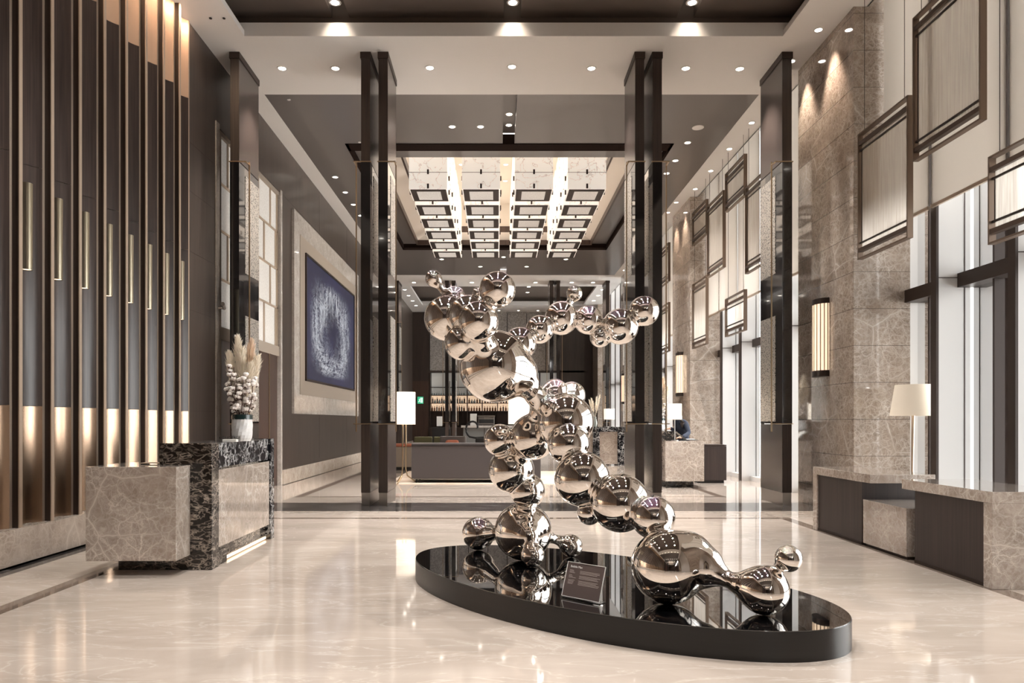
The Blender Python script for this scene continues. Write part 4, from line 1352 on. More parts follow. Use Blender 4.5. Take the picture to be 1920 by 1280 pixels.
# ------------------------------------------------------------------ concierge desk on the left
def welcome_desk(name, label, loc_y, flip, front_x, parent_label=None):
    """built for the left side: customer face at x = front_x looking +x when flip is False"""
    s = -1 if flip else 1
    fx = lambda dx: front_x - s * dx          # dx = distance back from the customer face
    y0 = loc_y
    r = thing(name, label, 'desk', (fx(0.45), y0 + 0.8, 0))
    def bx(a, b, y0_, y1_, z0, z1):
        x0, x1 = sorted((fx(a), fx(b)))
        return box(x0, x1, y0_, y1_, z0, z1)
    # tall black marble L: end slab, far slab, top band
    bx(0.0, 0.46, y0, y0 + 0.16, 0.0, 1.11).build('end_slab', 'black_marble_end', r, bevel=0.003)
    bx(0.0, 0.46, y0 + 1.62, y0 + 1.74, 0.0, 1.11).build('end_slab', 'black_marble', r, bevel=0.003)
    bx(0.02, 0.46, y0 + 0.16, y0 + 1.62, 0.88, 1.105).build('top_slab', 'black_marble', r, bevel=0.003)
    bx(0.06, 0.40, y0 + 0.16, y0 + 1.62, 0.0, 0.16).build('plinth', 'black_marble_end', r)
    bx(0.07, 0.44, y0 + 0.16, y0 + 1.62, 0.16, 0.88).build('core', 'black_marble_end', r)
    bx(0.012, 0.07, y0 + 0.17, y0 + 1.61, 0.165, 0.865).build('front_panel', 'emperador', r, bevel=0.003)
    bx(0.045, 0.062, y0 + 0.18, y0 + 1.60, 0.012, 0.034).build('led_strip', 'led_warm', r)
    # lower working counter: beige marble block on a black foot
    bx(0.19, 0.95, y0 - 0.27, y0 + 0.42, 0.13, 0.92).build('counter_block', 'emperador', r, bevel=0.003)
    bx(0.02, 0.82, y0 + 0.005, y0 + 0.40, 0.0, 0.13).build('counter_foot', 'black_marble_end', r)
    return r
welcome_desk('concierge_desk', 'black and beige marble concierge desk standing at left with dried flowers on top', 6.23, False, -2.50)
welcome_desk('reception_desk', 'marble reception desk in the distance right of the twin column, with lamp on top', 14.17, True, 3.10)

# lettering on the concierge desk
sg = thing('desk_sign', 'small standing-letter sign on a cream base on the concierge desk', 'sign', at(428, 822, 6.75)[:2] + (1.11,))
sx0, sy0 = sg.location.x, sg.location.y
box(sx0 - 0.045, sx0 + 0.085, sy0 - 0.03, sy0 + 0.03, 1.107, 1.132).build('base', 'paper', sg, bevel=0.002)
cu = bpy.data.curves.new('lettering', 'FONT')
cu.body = 'CONCIERGE'
cu.size = 0.036
cu.extrude = 0.004
lo_ = bpy.data.objects.new('lettering', cu)
COL.objects.link(lo_)
lo_.parent = sg
lo_.location = (-0.085, 0.0, 0.024)
lo_.rotation_euler = (math.radians(90), 0, 0)
cu.materials.append(M['ink'])
text_to_mesh(lo_)
# slim tray on the working counter
ty = thing('pen_tray', 'thin metal tray on the low counter of the concierge desk', 'tray', (-3.02, 6.35, 0.92))
MB().box(-3.16, -2.97, 6.30, 6.42, 0.928, 0.934).build('plate', 'bronze_edge', ty)
MB().box(-3.15, -3.13, 6.31, 6.41, 0.9212, 0.928).box(-3.0, -2.98, 6.31, 6.41, 0.9212, 0.928).build('foot', 'dark_metal', ty)

# ------------------------------------------------------------------ dried flower arrangements
def plume(base, tip, wid, seedn, mat, parent, n=260, droop=0.0):
    """feathery plume: a bent stem with many short drooping strands"""
    rnd = random.Random(seedn)
    b, t = Vector(base), Vector(tip)
    m = MB()
    ax = (t - b)
    side = Vector((rnd.uniform(-1, 1), rnd.uniform(-1, 1), 0)) * droop
    P = lambda q: b + ax * q + side * q * q
    m.tube([P(q / 6) for q in range(7)], 0.0035, 5)
    for i in range(n):
        q = 0.42 + 0.58 * (i / n)
        w_ = wid * math.sin(math.pi * min(1, (q - 0.36) / 0.70)) ** 0.7 + 0.006
        o = P(q)
        a = rnd.uniform(0, 2 * math.pi)
        out = Vector((math.cos(a), math.sin(a), 0))
        L = w_ * rnd.uniform(0.8, 1.7)
        e = o + out * w_ * rnd.uniform(0.5, 1.0) + ax.normalized() * L * 1.2
        mid = o + out * w_ * 0.45 + ax.normalized() * L * 0.5
        sd = out.cross(ax.normalized()) * (0.004 + wid * 0.07)
        m.add([o - sd * 0.5, o + sd * 0.5, mid + sd, e, mid - sd], [(0, 1, 2, 3, 4)])
    return m.build('pampas_plume', mat, parent)
def cotton_branch(base, tip, seedn, parent, n=10, r=0.024):
    rnd = random.Random(seedn)
    b, t = Vector(base), Vector(tip)
    m = MB(); c_ = MB(); hk = MB()
    bend = Vector((rnd.uniform(-0.05, 0.05), rnd.uniform(-0.05, 0.05), 0))
    P = lambda q: b.lerp(t, q) + bend * math.sin(q * math.pi)
    m.tube([P(i / 6) for i in range(7)], 0.004, 5)
    for i in range(n):
        q = 0.16 + 0.84 * (i + 0.5) / n
        a = rnd.uniform(0, 2 * math.pi)
        o = P(q); e = o + Vector((math.cos(a) * 0.045, math.sin(a) * 0.045, 0.02))
        m.tube([o, e], 0.0022, 4)
        for k_ in range(4):
            an = k_ * math.pi / 2 + a
            c_.ball((e.x + 0.011 * math.cos(an), e.y + 0.011 * math.sin(an), e.z + 0.012 + 0.004 * (k_ % 2)), r * rnd.uniform(0.6, 0.85), 8, 6)
        hk.lathe([(0.002, -0.012), (0.016, -0.002), (0.021, 0.008)], (e.x, e.y, e.z), 6, cap=False)
    o_ = m.build('cotton_branch', 'twig', parent)
    hk.build('husk', 'twig', o_)['kind'] = 'stuff'
    cc_ = c_.build('cotton_bolls', 'cotton', o_, smooth=True)
    cc_['kind'] = 'stuff'
    return o_
def vase(c, r, h, parent):
    m = MB()
    n, rings = 18, 9
    rnd = random.Random(5)
    vs = []
    for j in range(rings):
        z = h * j / (rings - 1)
        base = r * (0.80 if j == 0 else 0.95 if j == 1 else 1.0)
        for i in range(n):
            k_ = base * (1 + (0.03 * math.cos(i * 2.1 + j * 1.3) if 1 < j < rings - 1 else 0))
            a = 2 * math.pi * i / n + 0.06 * j
            vs.append((c[0] + k_ * math.cos(a), c[1] + k_ * math.sin(a), c[2] + z))
    fs = [(j * n + i, j * n + (i + 1) % n, (j + 1) * n + (i + 1) % n, (j + 1) * n + i) for j in range(rings - 1) for i in range(n)]
    fs.append(tuple(range(n - 1, -1, -1)))
    m.add(vs, fs)
    m.lathe([(r * 0.99, h - 0.0), (r * 0.93, h - 0.0), (r * 0.92, h - 0.03), (0.0, h - 0.03)], c, n, cap=False)
    return m.build('vase_pot', 'vase', parent)
def arrangement(loc, label, sc=1.0, cotton=8, sd=1, tall=1.0):
    r = thing('dried_flower_arrangement', label, 'flowers', loc)
    x, y, z = loc
    vase(loc, 0.098 * sc, 0.245 * sc, r)
    MB().lathe([(0.100 * sc, 0.215 * sc), (0.100 * sc, 0.26 * sc), (0.085 * sc, 0.265 * sc), (0.0, 0.25 * sc)], loc, 24, cap=False).build('glass_liner', 'green_dark', r, smooth=True)
    rnd = random.Random(sd)
    top = z + 0.24 * sc
    tips = [(-0.13, 0.02, 0.62), (-0.055, 0.04, 0.78), (0.005, -0.02, 0.66), (0.075, 0.05, 0.74), (0.15, 0.0, 0.58), (-0.02, 0.08, 0.62), (0.10, -0.05, 0.50)]
    for i, (dx, dy, dz_) in enumerate(tips):
        plume((x + dx * 0.2 * sc, y + dy * 0.2 * sc, top - 0.05), (x + dx * sc, y + dy * sc, top + dz_ * sc * tall), 0.066 * sc, sd * 10 + i, 'pampas_pink' if i in (3, 5) else 'pampas', r)
    for i in range(cotton):
        a = 2 * math.pi * i / cotton + 0.3
        rr_ = 0.13 * sc * rnd.uniform(0.75, 1.1)
        cotton_branch((x + 0.25 * rr_ * math.cos(a), y + 0.25 * rr_ * math.sin(a), top - 0.04), (x + rr_ * math.cos(a), y + rr_ * math.sin(a) * 0.8, top + rnd.uniform(0.28, 0.50) * sc), sd * 40 + i, r)
    return r
p_ = at(454, 820, 7.05)
arrangement((p_[0], 7.05, 1.106), 'cream pampas and white cotton stems in a white faceted vase on the concierge desk', 1.0, 13, 1)
arrangement((3.42, 14.9, 1.107), 'dried pampas in a pale vase on the distant reception desk behind the table lamp', 1.0, 5, 2, 1.15)

# ------------------------------------------------------------------ marble tables on the right
def marble_table(name, label, y0, y1, far_leg, x0=3.83, x1=4.50, h=0.755):
    r = thing(name, label, 'table', ((x0 + x1) / 2, (y0 + y1) / 2, 0))
    box(x0, x1, y0, y1, h - 0.09, h).build('marble_top', 'emperador', r, bevel=0.003)
    if far_leg:
        box(x0, x1, y1 - 0.10, y1, 0, h - 0.09).build('leg_slab', 'emperador', r, bevel=0.003)
        a, b = y0 + 0.20, y1 - 0.10
    else:
        box(x0, x1, y0, y0 + 0.10, 0, h - 0.09).build('leg_slab', 'emperador', r, bevel=0.003)
        a, b = y0 + 0.10, y1 - 0.18
    box(x0 + 0.02, x1 - 0.03, a, b, 0.03, h - 0.09).build('timber_panel', 'wood_table', r)
    box(x0 + 0.015, x1 - 0.03, a, b, 0.0, 0.03).build('kick_strip', 'dark_metal', r)
    return r
marble_table('marble_table', 'beige marble waterfall table with dark timber panel, nearer one, cut by the right edge', 5.50, 6.73, False)
marble_table('marble_table', 'beige marble waterfall table with dark timber panel, farther one, before the marble pier', 7.30, 8.62, True)
bn = thing('marble_bench', 'low beige marble block between the two marble tables', 'bench', (4.2, 7.1, 0))
box(3.84, 4.62, 6.67, 7.46, 0.03, 0.485).build('block', 'emperador', bn, bevel=0.003)
box(3.86, 4.60, 6.69, 7.44, 0.0, 0.03).build('kick_strip', 'dark_metal', bn)

# ------------------------------------------------------------------ lamps
def floor_lamp(label, x, y, zb, zt, rb, rt, mat, feet=True, pole=0.011, glow_w=12):
    r = thing('floor_lamp', label, 'lamp', (x, y, 0))
    MB().lathe([(rb, zb), (rt, zt), (rt - 0.004, zt), (rb - 0.004, zb)], (x, y, 0), 40, cap=False).build('lamp_shade', mat, r, smooth=True, angle=60)
    if feet:
        for k_ in range(3):
            a = math.radians(90 + 120 * k_ + 40)
            dx, dy = math.cos(a), math.sin(a)
            o = 0.045
            MB().tube([(x + dx * o, y + dy * o, zb + 0.2), (x + dx * o, y + dy * o, 0.30), (x + dx * (o + 0.03), y + dy * (o + 0.03), 0.16), (x + dx * 0.26, y + dy * 0.26, 0.02), (x + dx * 0.30, y + dy * 0.30, 0.012)], 0.014, 8).build('leg', 'brass', r, smooth=True)
        MB().cyl((x, y, 0), 0.05, zb + 0.1, zb + 0.12).build('collar', 'brass', r)
        MB().ball((x, y, (zb + zt) / 2), 0.06).build('bulb', 'lamp_glow', r, smooth=True)
    else:
        MB().tube([(x - 0.03, y, 0.02), (x - 0.005, y, zb + 0.05)], [0.013, 0.020], 12).build('pole', 'bronze_edge', r, smooth=True)
        MB().cyl((x - 0.03, y, 0), 0.13, 0.0, 0.02, 28).build('base', 'dark_metal', r)
        MB().cyl((x, y, 0), 0.03, zb + 0.02, zb + 0.06).build('collar', 'dark_metal', r)
        MB().ball((x, y, (zb + zt) / 2), 0.05).build('bulb', 'lamp_glow', r, smooth=True)
    l_ = add_light('lamp_bulb_light', 'POINT', (0, 0, zt - 0.04), glow_w, WARM, shadow_soft_size=0.06)
    l_.parent = r
    return r
p_ = at(757, 900, 15.0)
floor_lamp('lit cylinder-shade floor lamp left of the sofa, behind the left twin column', p_[0], 15.0, 1.24, 1.92, 0.245, 0.245, 'lamp_glow')
p_ = at(974, 900, 16.4)
floor_lamp('lit cylinder-shade floor lamp seen through the gap of the steel bubbles', p_[0], 16.4, 1.24, 1.88, 0.26, 0.26, 'lamp_glow')
p_ = at(1713, 770, 9.20)
floor_lamp('slim floor lamp with a wide tapered cream shade beside the marble pier', p_[0], 9.20, 1.375, 1.775, 0.275, 0.215, 'lamp_soft', feet=False, glow_w=1.0)

def table_lamp(label, x, y, z, r_, h0, h1, base_h):
    t = thing('table_lamp', label, 'lamp', (x, y, z))
    MB().cyl((x, y, z), 0.07, 0.0, 0.012).build('base', 'steel', t)
    MB().cyl((x, y, z), 0.008, 0.012, h0 + 0.03, 10).build('pole', 'steel', t)
    MB().lathe([(r_, h0), (r_, h1), (r_ - 0.003, h1), (r_ - 0.003, h0)], (x, y, z), 32, cap=False).build('lamp_shade', 'lamp_glow', t, smooth=True, angle=60)
    return t
p_ = at(1265, 800, 14.05)
table_lamp('lit drum table lamp on the distant marble reception desk', p_[0], 14.05, 0.921, 0.135, 0.42, 0.73, 0.4)

# ------------------------------------------------------------------ person behind the reception desk
def skin_figure(name, joints, edges, mat, parent=None, root=0, sub=2):
    me = bpy.data.meshes.new(name)
    off = parent.location if parent else Vector((0, 0, 0))
    me.from_pydata([tuple(Vector(j[0]) - off) for j in joints], edges, [])
    o = bpy.data.objects.new(name, me)
    COL.objects.link(o)
    o.parent = parent
    sm_ = o.modifiers.new('skin', 'SKIN')
    for i, j in enumerate(joints):
        r_ = j[1]
        me.skin_vertices[0].data[i].radius = r_ if isinstance(r_, tuple) else (r_, r_)
        me.skin_vertices[0].data[i].use_root = (i == root)
    sd_ = o.modifiers.new('smooth', 'SUBSURF')
    sd_.levels = sub; sd_.render_levels = sub
    me.materials.append(M[mat])
    sm_.use_smooth_shade = True
    return o
px_, py_ = 3.97, 15.12
pr = thing('person', 'person in a dark navy jacket bending over papers behind the distant reception desk', 'person', (px_, py_, 0))
J = [((px_, py_, 0.92), (0.15, 0.12)), ((px_ - 0.02, py_ - 0.02, 1.08), (0.135, 0.11)), ((px_ - 0.10, py_ - 0.06, 1.24), (0.16, 0.12)), ((px_ - 0.17, py_ - 0.09, 1.33), (0.09, 0.09)), ((px_ - 0.21, py_ - 0.11, 1.39), (0.052, 0.052)),
     ((px_ - 0.02, py_ - 0.22, 1.26), (0.065, 0.065)), ((px_ + 0.02, py_ - 0.34, 1.05), (0.05, 0.05)), ((px_ - 0.16, py_ - 0.5, 0.985), (0.036, 0.036)),
     ((px_ - 0.10, py_ + 0.14, 1.26), (0.065, 0.065)), ((px_ - 0.1, py_ + 0.18, 1.05), (0.05, 0.05)), ((px_ - 0.30, py_ - 0.1, 1.16), (0.036, 0.036)),
     ((px_ - 0.02, py_ - 0.10, 0.86), (0.085, 0.085)), ((px_ - 0.02, py_ - 0.10, 0.48), (0.06, 0.06)), ((px_, py_ - 0.10, 0.09), (0.042, 0.042)), ((px_ - 0.14, py_ - 0.10, 0.045), (0.036, 0.03)),
     ((px_ - 0.02, py_ + 0.10, 0.86), (0.085, 0.085)), ((px_ - 0.02, py_ + 0.10, 0.48), (0.06, 0.06)), ((px_, py_ + 0.10, 0.09), (0.042, 0.042)), ((px_ - 0.14, py_ + 0.10, 0.045), (0.036, 0.03))]
E_ = [(0, 1), (1, 2), (2, 3), (3, 4), (2, 5), (5, 6), (6, 7), (2, 8), (8, 9), (9, 10), (0, 11), (11, 12), (12, 13), (13, 14), (0, 15), (15, 16), (16, 17), (17, 18)]
skin_figure('body_in_jacket', J, E_, 'navy', pr)
hd = MB().ball((px_ - 0.27, py_ - 0.14, 1.45), 0.095, 20, 14, (1.0, 0.84, 1.18))
hd.ball((px_ - 0.365, py_ - 0.14, 1.43), 0.016, 8, 6).ball((px_ - 0.25, py_ - 0.225, 1.44), 0.022, 8, 6, (0.7, 0.4, 1.2))
hd.build('head', 'skin', pr, smooth=True)
hr = MB().ball((px_ - 0.245, py_ - 0.14, 1.475), 0.102, 20, 14, (1.0, 0.9, 1.1))
hr.tube([(px_ - 0.19, py_ - 0.22, 1.47), (px_ - 0.14, py_ - 0.26, 1.38), (px_ - 0.10, py_ - 0.27, 1.27), (px_ - 0.10, py_ - 0.26, 1.18)], [0.05, 0.055, 0.045, 0.015], 10)
hr.build('hair', 'hair', pr, smooth=True)
for (hx, hy, hz) in ((px_ - 0.2, py_ - 0.54, 0.975), (px_ - 0.34, py_ - 0.14, 1.15)):
    hb = [((hx + 0.03, hy + 0.02, hz + 0.005), 0.026), ((hx - 0.03, hy - 0.02, hz), 0.03)]
    eb = [(0, 1)]
    for k_ in range(4):
        hb.append(((hx - 0.075, hy - 0.045 + 0.02 * k_, hz - 0.008), 0.009)); eb.append((1, len(hb) - 1))
        hb.append(((hx - 0.105 + 0.006 * abs(k_ - 1), hy - 0.05 + 0.021 * k_, hz - 0.024), 0.008)); eb.append((len(hb) - 2, len(hb) - 1))
    hb.append(((hx - 0.02, hy - 0.055, hz), 0.009)); eb.append((1, len(hb) - 1))
    skin_figure('hand', hb, eb, 'skin', pr)
pp = thing('open_folder', 'open white papers in a dark folder on the distant reception desk', 'papers', (3.88, 14.4, 0.922))
MB().add([(3.70, 14.25, 0.9235), (4.04, 14.25, 0.9235), (4.04, 14.50, 0.935), (3.70, 14.50, 0.935), (3.70, 14.25, 0.928), (4.04, 14.25, 0.928), (4.04, 14.50, 0.94), (3.70, 14.50, 0.94)], [(0, 3, 2, 1), (4, 5, 6, 7), (0, 1, 5, 4), (1, 2, 6, 5), (2, 3, 7, 6), (3, 0, 4, 7)]).build('folder', 'black', pp)
MB().add([(3.60, 14.27, 1.10), (3.70, 14.27, 1.02), (3.80, 14.27, 0.945), (3.80, 14.5, 0.945), (3.70, 14.5, 1.02), (3.60, 14.5, 1.10)], [(0, 1, 4, 5), (1, 2, 3, 4)]).build('paper_sheet', 'paper', pp)
MB().add([(3.82, 14.3, 0.943), (4.0, 14.3, 0.943), (4.0, 14.48, 0.947), (3.82, 14.48, 0.947)], [(0, 1, 2, 3)]).build('paper_sheet', 'paper', pp)

# ------------------------------------------------------------------ lounge in the distance
tag(box(-2.3, 2.6, 14.75, 18.5, 0.0, 0.012).build('area_rug', 'rug'), 'pale patterned rug under the lounge sofa', 'rug')
sf = thing('lounge_sofa', 'charcoal upholstered sofa seen from behind, left of the steel bubbles', 'sofa', (-0.45, 15.3, 0.012))
sx_0, sx_1 = -1.80, 0.92
MB().box(sx_0, sx_1, 14.92, 15.14, 0.10, 0.85).build('backrest', 'sofa', sf, bevel=0.02)
MB().box(sx_0 + 0.05, sx_1 - 0.05, 15.14, 15.80, 0.10, 0.30).build('seat_base', 'sofa', sf, bevel=0.02)
for i in range(3):
    a = sx_0 + 0.2 + i * (sx_1 - sx_0 - 0.4) / 3
    MB().box(a + 0.005, a + (sx_1 - sx_0 - 0.4) / 3 - 0.005, 15.15, 15.82, 0.30, 0.46).build('seat_cushion', 'sofa', sf, bevel=0.03)
for a, b in ((sx_0, sx_0 + 0.2), (sx_1 - 0.2, sx_1)):
    MB().box(a, b, 15.14, 15.84, 0.10, 0.64).build('arm', 'sofa', sf, bevel=0.02)
MB().box(sx_0, sx_1, 14.905, 14.92, 0.800, 0.806).build('seam', 'black', sf)
MB().box(sx_0 + 0.05, sx_1 - 0.05, 14.97, 15.75, 0.085, 0.10).build('chrome_rail', 'steel', sf)
for x in (sx_0 + 0.1, sx_1 - 0.1):
    for y in (15.0, 15.7):
        MB().cyl((x, y, 0.012), 0.02, 0.0, 0.075, 12).build('foot', 'black', sf)

def armchair(label, x, y, mat, cush=None, wd=0.72, hgt=0.82):
    r = thing('lounge_armchair', label, 'armchair', (x, y, 0.0))
    box(x - wd / 2, x + wd / 2, y + 0.5, y + 0.64, 0.12, hgt).build('backrest', mat, r, bevel=0.03)
    box(x - wd / 2 + 0.1, x + wd / 2 - 0.1, y - 0.1, y + 0.5, 0.12, 0.44).build('seat', mat, r, bevel=0.03)
    for a in (x - wd / 2, x + wd / 2 - 0.1):
        box(a, a + 0.1, y - 0.1, y + 0.5, 0.12, 0.62).build('arm', mat, r, bevel=0.02)
    for dx in (-wd / 2 + 0.06, wd / 2 - 0.06):
        for yy in (y, y + 0.55):
            MB().cyl((x + dx, yy, 0), 0.018, 0.0, 0.12, 10).build('leg', 'black', r)
    return r
p_ = at(847, 820, 19.0)
armchair('grey armchair behind the sofa with a terracotta cushion', p_[0], 19.0, 'grey_ceiling', hgt=0.90)
cu_ = box(p_[0] - 0.19, p_[0] + 0.17, 19.25, 19.42, 0.45, 0.80).build('scatter_cushion', 'terracotta', bevel=0.06)
tag(cu_, 'terracotta scatter cushion on the grey armchair behind the sofa', 'cushion')
p_ = at(790, 820, 21.0)
armchair('olive green armchair far behind the sofa, the left one', p_[0], 21.0, 'olive', hgt=0.84, wd=0.55)
p_ = at(826, 820, 21.0)
armchair('olive green armchair far behind the sofa, the right one', p_[0], 21.0, 'olive', hgt=0.84, wd=0.5)
bq = thing('banquette', 'low beige upholstered bench left of the sofa, behind the floor lamp', 'bench', (-2.6, 19.3, 0))
box(-3.2, -1.9, 19.0, 19.6, 0.08, 0.62).build('seat', 'beige_mat', bq, bevel=0.02)
box(-3.2, -1.9, 19.02, 19.58, 0.0, 0.08).build('plinth', 'black', bq)
box(-3.2, -1.9, 19.0, 19.6, 0.625, 0.70).build('top_roll', 'terracotta', bq, bevel=0.02)

# curved black lounge object in front of the bar counter
p_ = at(895, 800, 20.0)
cv = thing('curved_chair', 'black chair with a curled armrest between the sofa and the bar', 'chair', (p_[0] + 0.1, 20.0, 0))
pts = []
for i in range(15):
    q = math.radians(-10 + 18 * i)
    rr_ = 0.10 + 0.011 * i
    pts.append((p_[0] - 0.10 + rr_ * math.cos(q), 20.0, 1.12 + rr_ * math.sin(q) * 1.1))
pts += [(p_[0] - 0.05, 20.0, 0.84), (p_[0] + 0.30, 20.0, 0.86), (p_[0] + 0.45, 20.0, 0.80)]
MB().tube(pts, 0.028, 10).build('curled_arm', 'black', cv, smooth=True)
box(p_[0] - 0.05, p_[0] + 0.5, 19.8, 20.3, 0.42, 0.84).build('seat', 'black', cv, bevel=0.04)
for dx in (0.0, 0.42):
    for y in (19.85, 20.25):
        MB().cyl((p_[0] + dx, y, 0), 0.018, 0.0, 0.43, 8).build('leg', 'black', cv)

# ------------------------------------------------------------------ second marble counter in the distance
ct = thing('marble_counter', 'black marble framed counter with brown panels, distant, right of the steel bubbles', 'counter', (3.0, 21.2, 0))
box(2.1, 3.80, 21.0, 21.6, 1.0, 1.14).build('top', 'black_marble', ct)
for x in (2.1, 2.83, 3.56):
    box(x, x + 0.20, 21.0, 21.6, 0.0, 1.0).build('post', 'black_marble', ct)
for x in (2.30, 3.03):
    box(x, x + 0.53, 21.05, 21.5, 0.04, 1.0).build('panel', 'emperador', ct)
def pampas_vase(x, y, z, label):
    r = thing('pampas_vase', label, 'flowers', (x, y, z))
    MB().lathe([(0.06, 0.0), (0.08, 0.12), (0.045, 0.26), (0.055, 0.30)], (x, y, z), 16, cap=False).build('vase_pot', 'bottle_clear', r, smooth=True)
    for i in range(6):
        a = i * 1.05
        plume((x, y, z + 0.2), (x + 0.16 * math.cos(a), y + 0.16 * math.sin(a), z + 0.95 - 0.05 * i), 0.05, 90 + i, 'pampas', r, 70)
pampas_vase(at(1115, 0, 21.2)[0], 21.2, 1.142, 'cream pampas in a clear vase on the distant black marble counter')
for px, lb in ((1137.5, 'left of two small lit cylinder lamps on the distant black counter'), (1147, 'right of two small lit cylinder lamps on the distant black counter')):
    yy = 21.2 if px < 1140 else 21.42
    table_lamp(lb, at(px, 0, yy)[0], yy, 1.142, 0.085, 0.22, 0.54, 0.2)

# ------------------------------------------------------------------ bar at the end wall
bar_ = thing('bar_counter', 'grey bar counter in front of the lit bottle shelves', 'bar', (-0.6, 33.0, 0))
box(-1.55, 3.2, 32.6, 33.3, 0.0, 1.02).build('front', 'grey_bar', bar_)
box(-1.65, 3.3, 32.5, 33.4, 1.02, 1.12).build('worktop', 'pale_marble', bar_, bevel=0.01)
for x in (-0.6, 0.6, 1.8):
    box(x, x + 0.03, 32.59, 32.6, 0.05, 1.0).build('joint', 'dark_metal', bar_)
bb = thing('back_bar_shelving', 'tall lit bottle shelving built into the end wall of the bar', 'shelving', (0.0, 37.2, 0))
YS = 37.1
box(-3.5, 3.28, 37.42, 37.5, 0.0, 3.85).build('rear_panel', 'mullion', bb)
box(-3.45, 3.25, 37.40, 37.42, 1.86, 2.66).build('lit_panel', 'shelf_glow', bb)
box(-3.45, 3.25, 37.40, 37.42, 2.70, 3.85).build('dim_panel', 'shelf_dim', bb)
SH = [1.84, 2.27, 2.68, 3.10]
for z in SH:
    box(-3.5, 3.28, 36.98, 37.40, z - 0.03, z).build('shelf', 'dark_metal', bb)
for x in (-3.52, -2.35, -1.58, -0.80, 0.0, 1.1, 2.2, 3.26):
    box(x, x + 0.05, 36.97, 37.41, 0.0, 3.84).build('upright', 'dark_metal', bb)
box(-3.5, 3.28, 36.9, 37.42, 0.0, 1.0).build('base_cabinet', 'mullion', bb)
protos = {}
def bottle(kind, x, y, z, shelf):
    lab = {'tall': 'tall dark bottle', 'amber': 'amber spirit bottle', 'squat': 'squat pale decanter', 'glass': 'upturned stem glass'}[kind] + ' in a row on the %s shelf of the back bar' % shelf
    gp = {'tall': 'tall dark bottles', 'amber': 'amber bottles', 'squat': 'pale decanters', 'glass': 'stem glasses'}[kind] + ' on the %s back bar shelf' % shelf
    if kind in protos:
        o = protos[kind].copy()
        COL.objects.link(o)
    else:
        if kind == 'tall':
            prof = [(0.038, 0), (0.038, 0.19), (0.014, 0.24), (0.014, 0.31), (0.0, 0.31)]
        elif kind == 'amber':
            prof = [(0.045, 0), (0.045, 0.15), (0.016, 0.19), (0.018, 0.26), (0.0, 0.26)]
        elif kind == 'squat':
            prof = [(0.06, 0), (0.065, 0.09), (0.02, 0.14), (0.028, 0.20), (0.0, 0.20)]
        else:
            prof = [(0.035, 0), (0.042, 0.08), (0.006, 0.12), (0.006, 0.19), (0.034, 0.20), (0.0, 0.20)]
        o = MB().lathe(prof, (0, 0, 0), 12).build({'tall': 'wine_bottle', 'amber': 'spirit_bottle', 'squat': 'decanter', 'glass': 'stem_glass'}[kind], {'tall': 'bottle', 'amber': 'bottle_amber', 'squat': 'bottle_clear', 'glass': 'bottle_clear'}[kind], smooth=True)
        protos[kind] = o
    o.location = (x, y, z + 0.002)
    tag(o, lab, 'glass' if kind == 'glass' else 'bottle', gp)
rnd = random.Random(11)
x = -3.38
while x < 0.75:
    if not any(abs(x - u) < 0.07 for u in (-3.5, -2.33, -1.56, -0.78, 0.02)):
        bottle(rnd.choice(['tall', 'amber', 'amber']), x, 37.15, SH[0], 'lowest lit')
        bottle(rnd.choice(['tall', 'squat', 'amber', 'tall']), x + 0.02, 37.15, SH[1], 'second')
        bottle('glass', x, 37.15, SH[2], 'third')
    x += 0.118
    if x > -1.5:
        x += 0.02
# small bar kit
cm_ = thing('espresso_machine', 'chrome espresso machine on the bar counter behind the steel bubbles', 'machine', (at(912, 0, 33.0)[0], 33.0, 1.12))
cx_ = cm_.location.x
box(cx_ - 0.38, cx_ + 0.38, 32.75, 33.2, 1.16, 1.52).build('body', 'steel', cm_, bevel=0.03)
box(cx_ - 0.40, cx_ + 0.40, 32.7, 33.22, 1.52, 1.58).build('cup_rail', 'steel', cm_)
box(cx_ - 0.34, cx_ + 0.34, 32.74, 32.76, 1.22, 1.40).build('front_opening', 'black', cm_)
for dx in (-0.34, 0.34):
    MB().cyl((cx_ + dx, 32.9, 1.12), 0.03, 0.0, 0.04, 10).build('foot', 'black', cm_)
tag(box(cx_ - 0.75, cx_ - 0.45, 32.8, 33.1, 1.121, 1.66).build('paper_box', 'paper', bevel=0.01), 'white box standing left of the espresso machine on the bar', 'box')
ml = thing('point_of_sale_screen', 'small pale screen behind the sofa by the bar entrance', 'screen', (at(824, 0, 30.5)[0], 30.5, 0))
mx = ml.location.x
box(mx - 0.30, mx + 0.45, 30.3, 30.8, 0.0, 1.05).build('stand', 'black', ml)
box(mx - 0.12, mx + 0.12, 30.5, 30.53, 1.1, 1.52).build('screen', 'paper', ml)
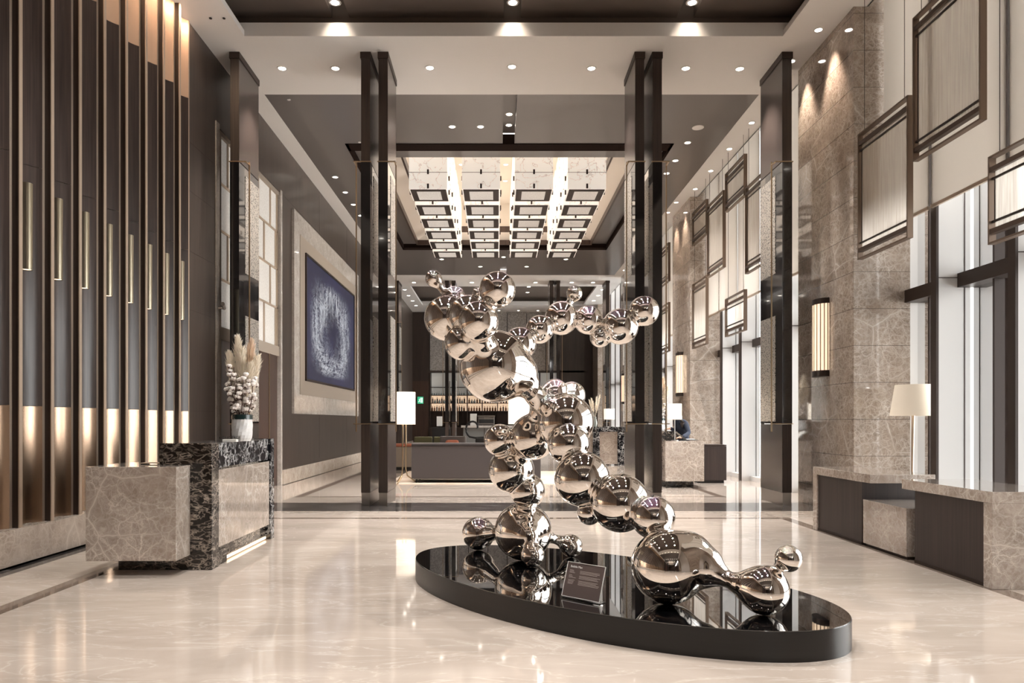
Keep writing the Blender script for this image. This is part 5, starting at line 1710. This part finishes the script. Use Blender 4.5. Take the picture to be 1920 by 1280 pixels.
box(mx - 0.02, mx + 0.02, 30.5, 30.55, 1.05, 1.12).build('neck', 'black', ml)
# exit sign
ex = thing('exit_sign', 'green lit emergency exit sign with a running figure on the dark wall by the bar', 'sign', (at(788, 0, 36.9)[0], 36.9, 2.2))
xe, ze = ex.location.x, EYE + 40 * 36.9 / F
box(xe - 0.15, xe + 0.15, 36.92, 36.975, ze - 0.18, ze + 0.18).build('case', 'exit_green', ex)
rm = MB()
def q2(a, b, w_):
    k_ = 0.6
    a = Vector((xe + a[0] * k_, 36.915, ze + a[1] * k_)); b = Vector((xe + b[0] * k_, 36.915, ze + b[1] * k_))
    t_ = (b - a).normalized(); n_ = Vector((-t_.z, 0, t_.x)) * w_ * k_
    rm.add([a + n_, b + n_, b - n_, a - n_], [(0, 1, 2, 3)])
rm.box(xe + 0.04, xe + 0.12, 36.914, 36.916, ze - 0.13, ze + 0.13)
q2((-0.02, 0.10), (-0.06, -0.05), 0.035); q2((-0.06, -0.05), (0.02, -0.12), 0.022); q2((0.02, -0.12), (0.0, -0.21), 0.02); q2((-0.06, -0.05), (-0.12, -0.14), 0.022)
q2((-0.12, -0.14), (-0.2, -0.14), 0.018); q2((-0.02, 0.08), (-0.13, 0.04), 0.016); q2((-0.01, 0.08), (0.05, 0.0), 0.016)
rm.ball((xe + 0.0, 36.914, ze + 0.10), 0.025, 10, 6, (1, 0.05, 1))
rm.build('running_figure', 'exit_white', ex)
# dark passage right of the bar with the door beside the sign
struct('wall_passage', MB().box(-4.72, -3.56, 36.98, 37.02, 0.0, 3.4), 'brown_trim', label='brown timber wall under the exit sign', cat='wall')

lc = thing('low_cabinet', 'low dark timber cabinet right of the distant reception desk', 'cabinet', (4.55, 15.3, 0))
box(4.25, 4.84, 15.0, 15.5, 0.06, 0.78).build('body', 'wood_table', lc)
box(4.25, 4.84, 15.0, 15.5, 0.785, 0.81).build('top', 'mullion', lc)
box(4.29, 4.80, 15.04, 15.46, 0.0, 0.06).build('plinth', 'black', lc)
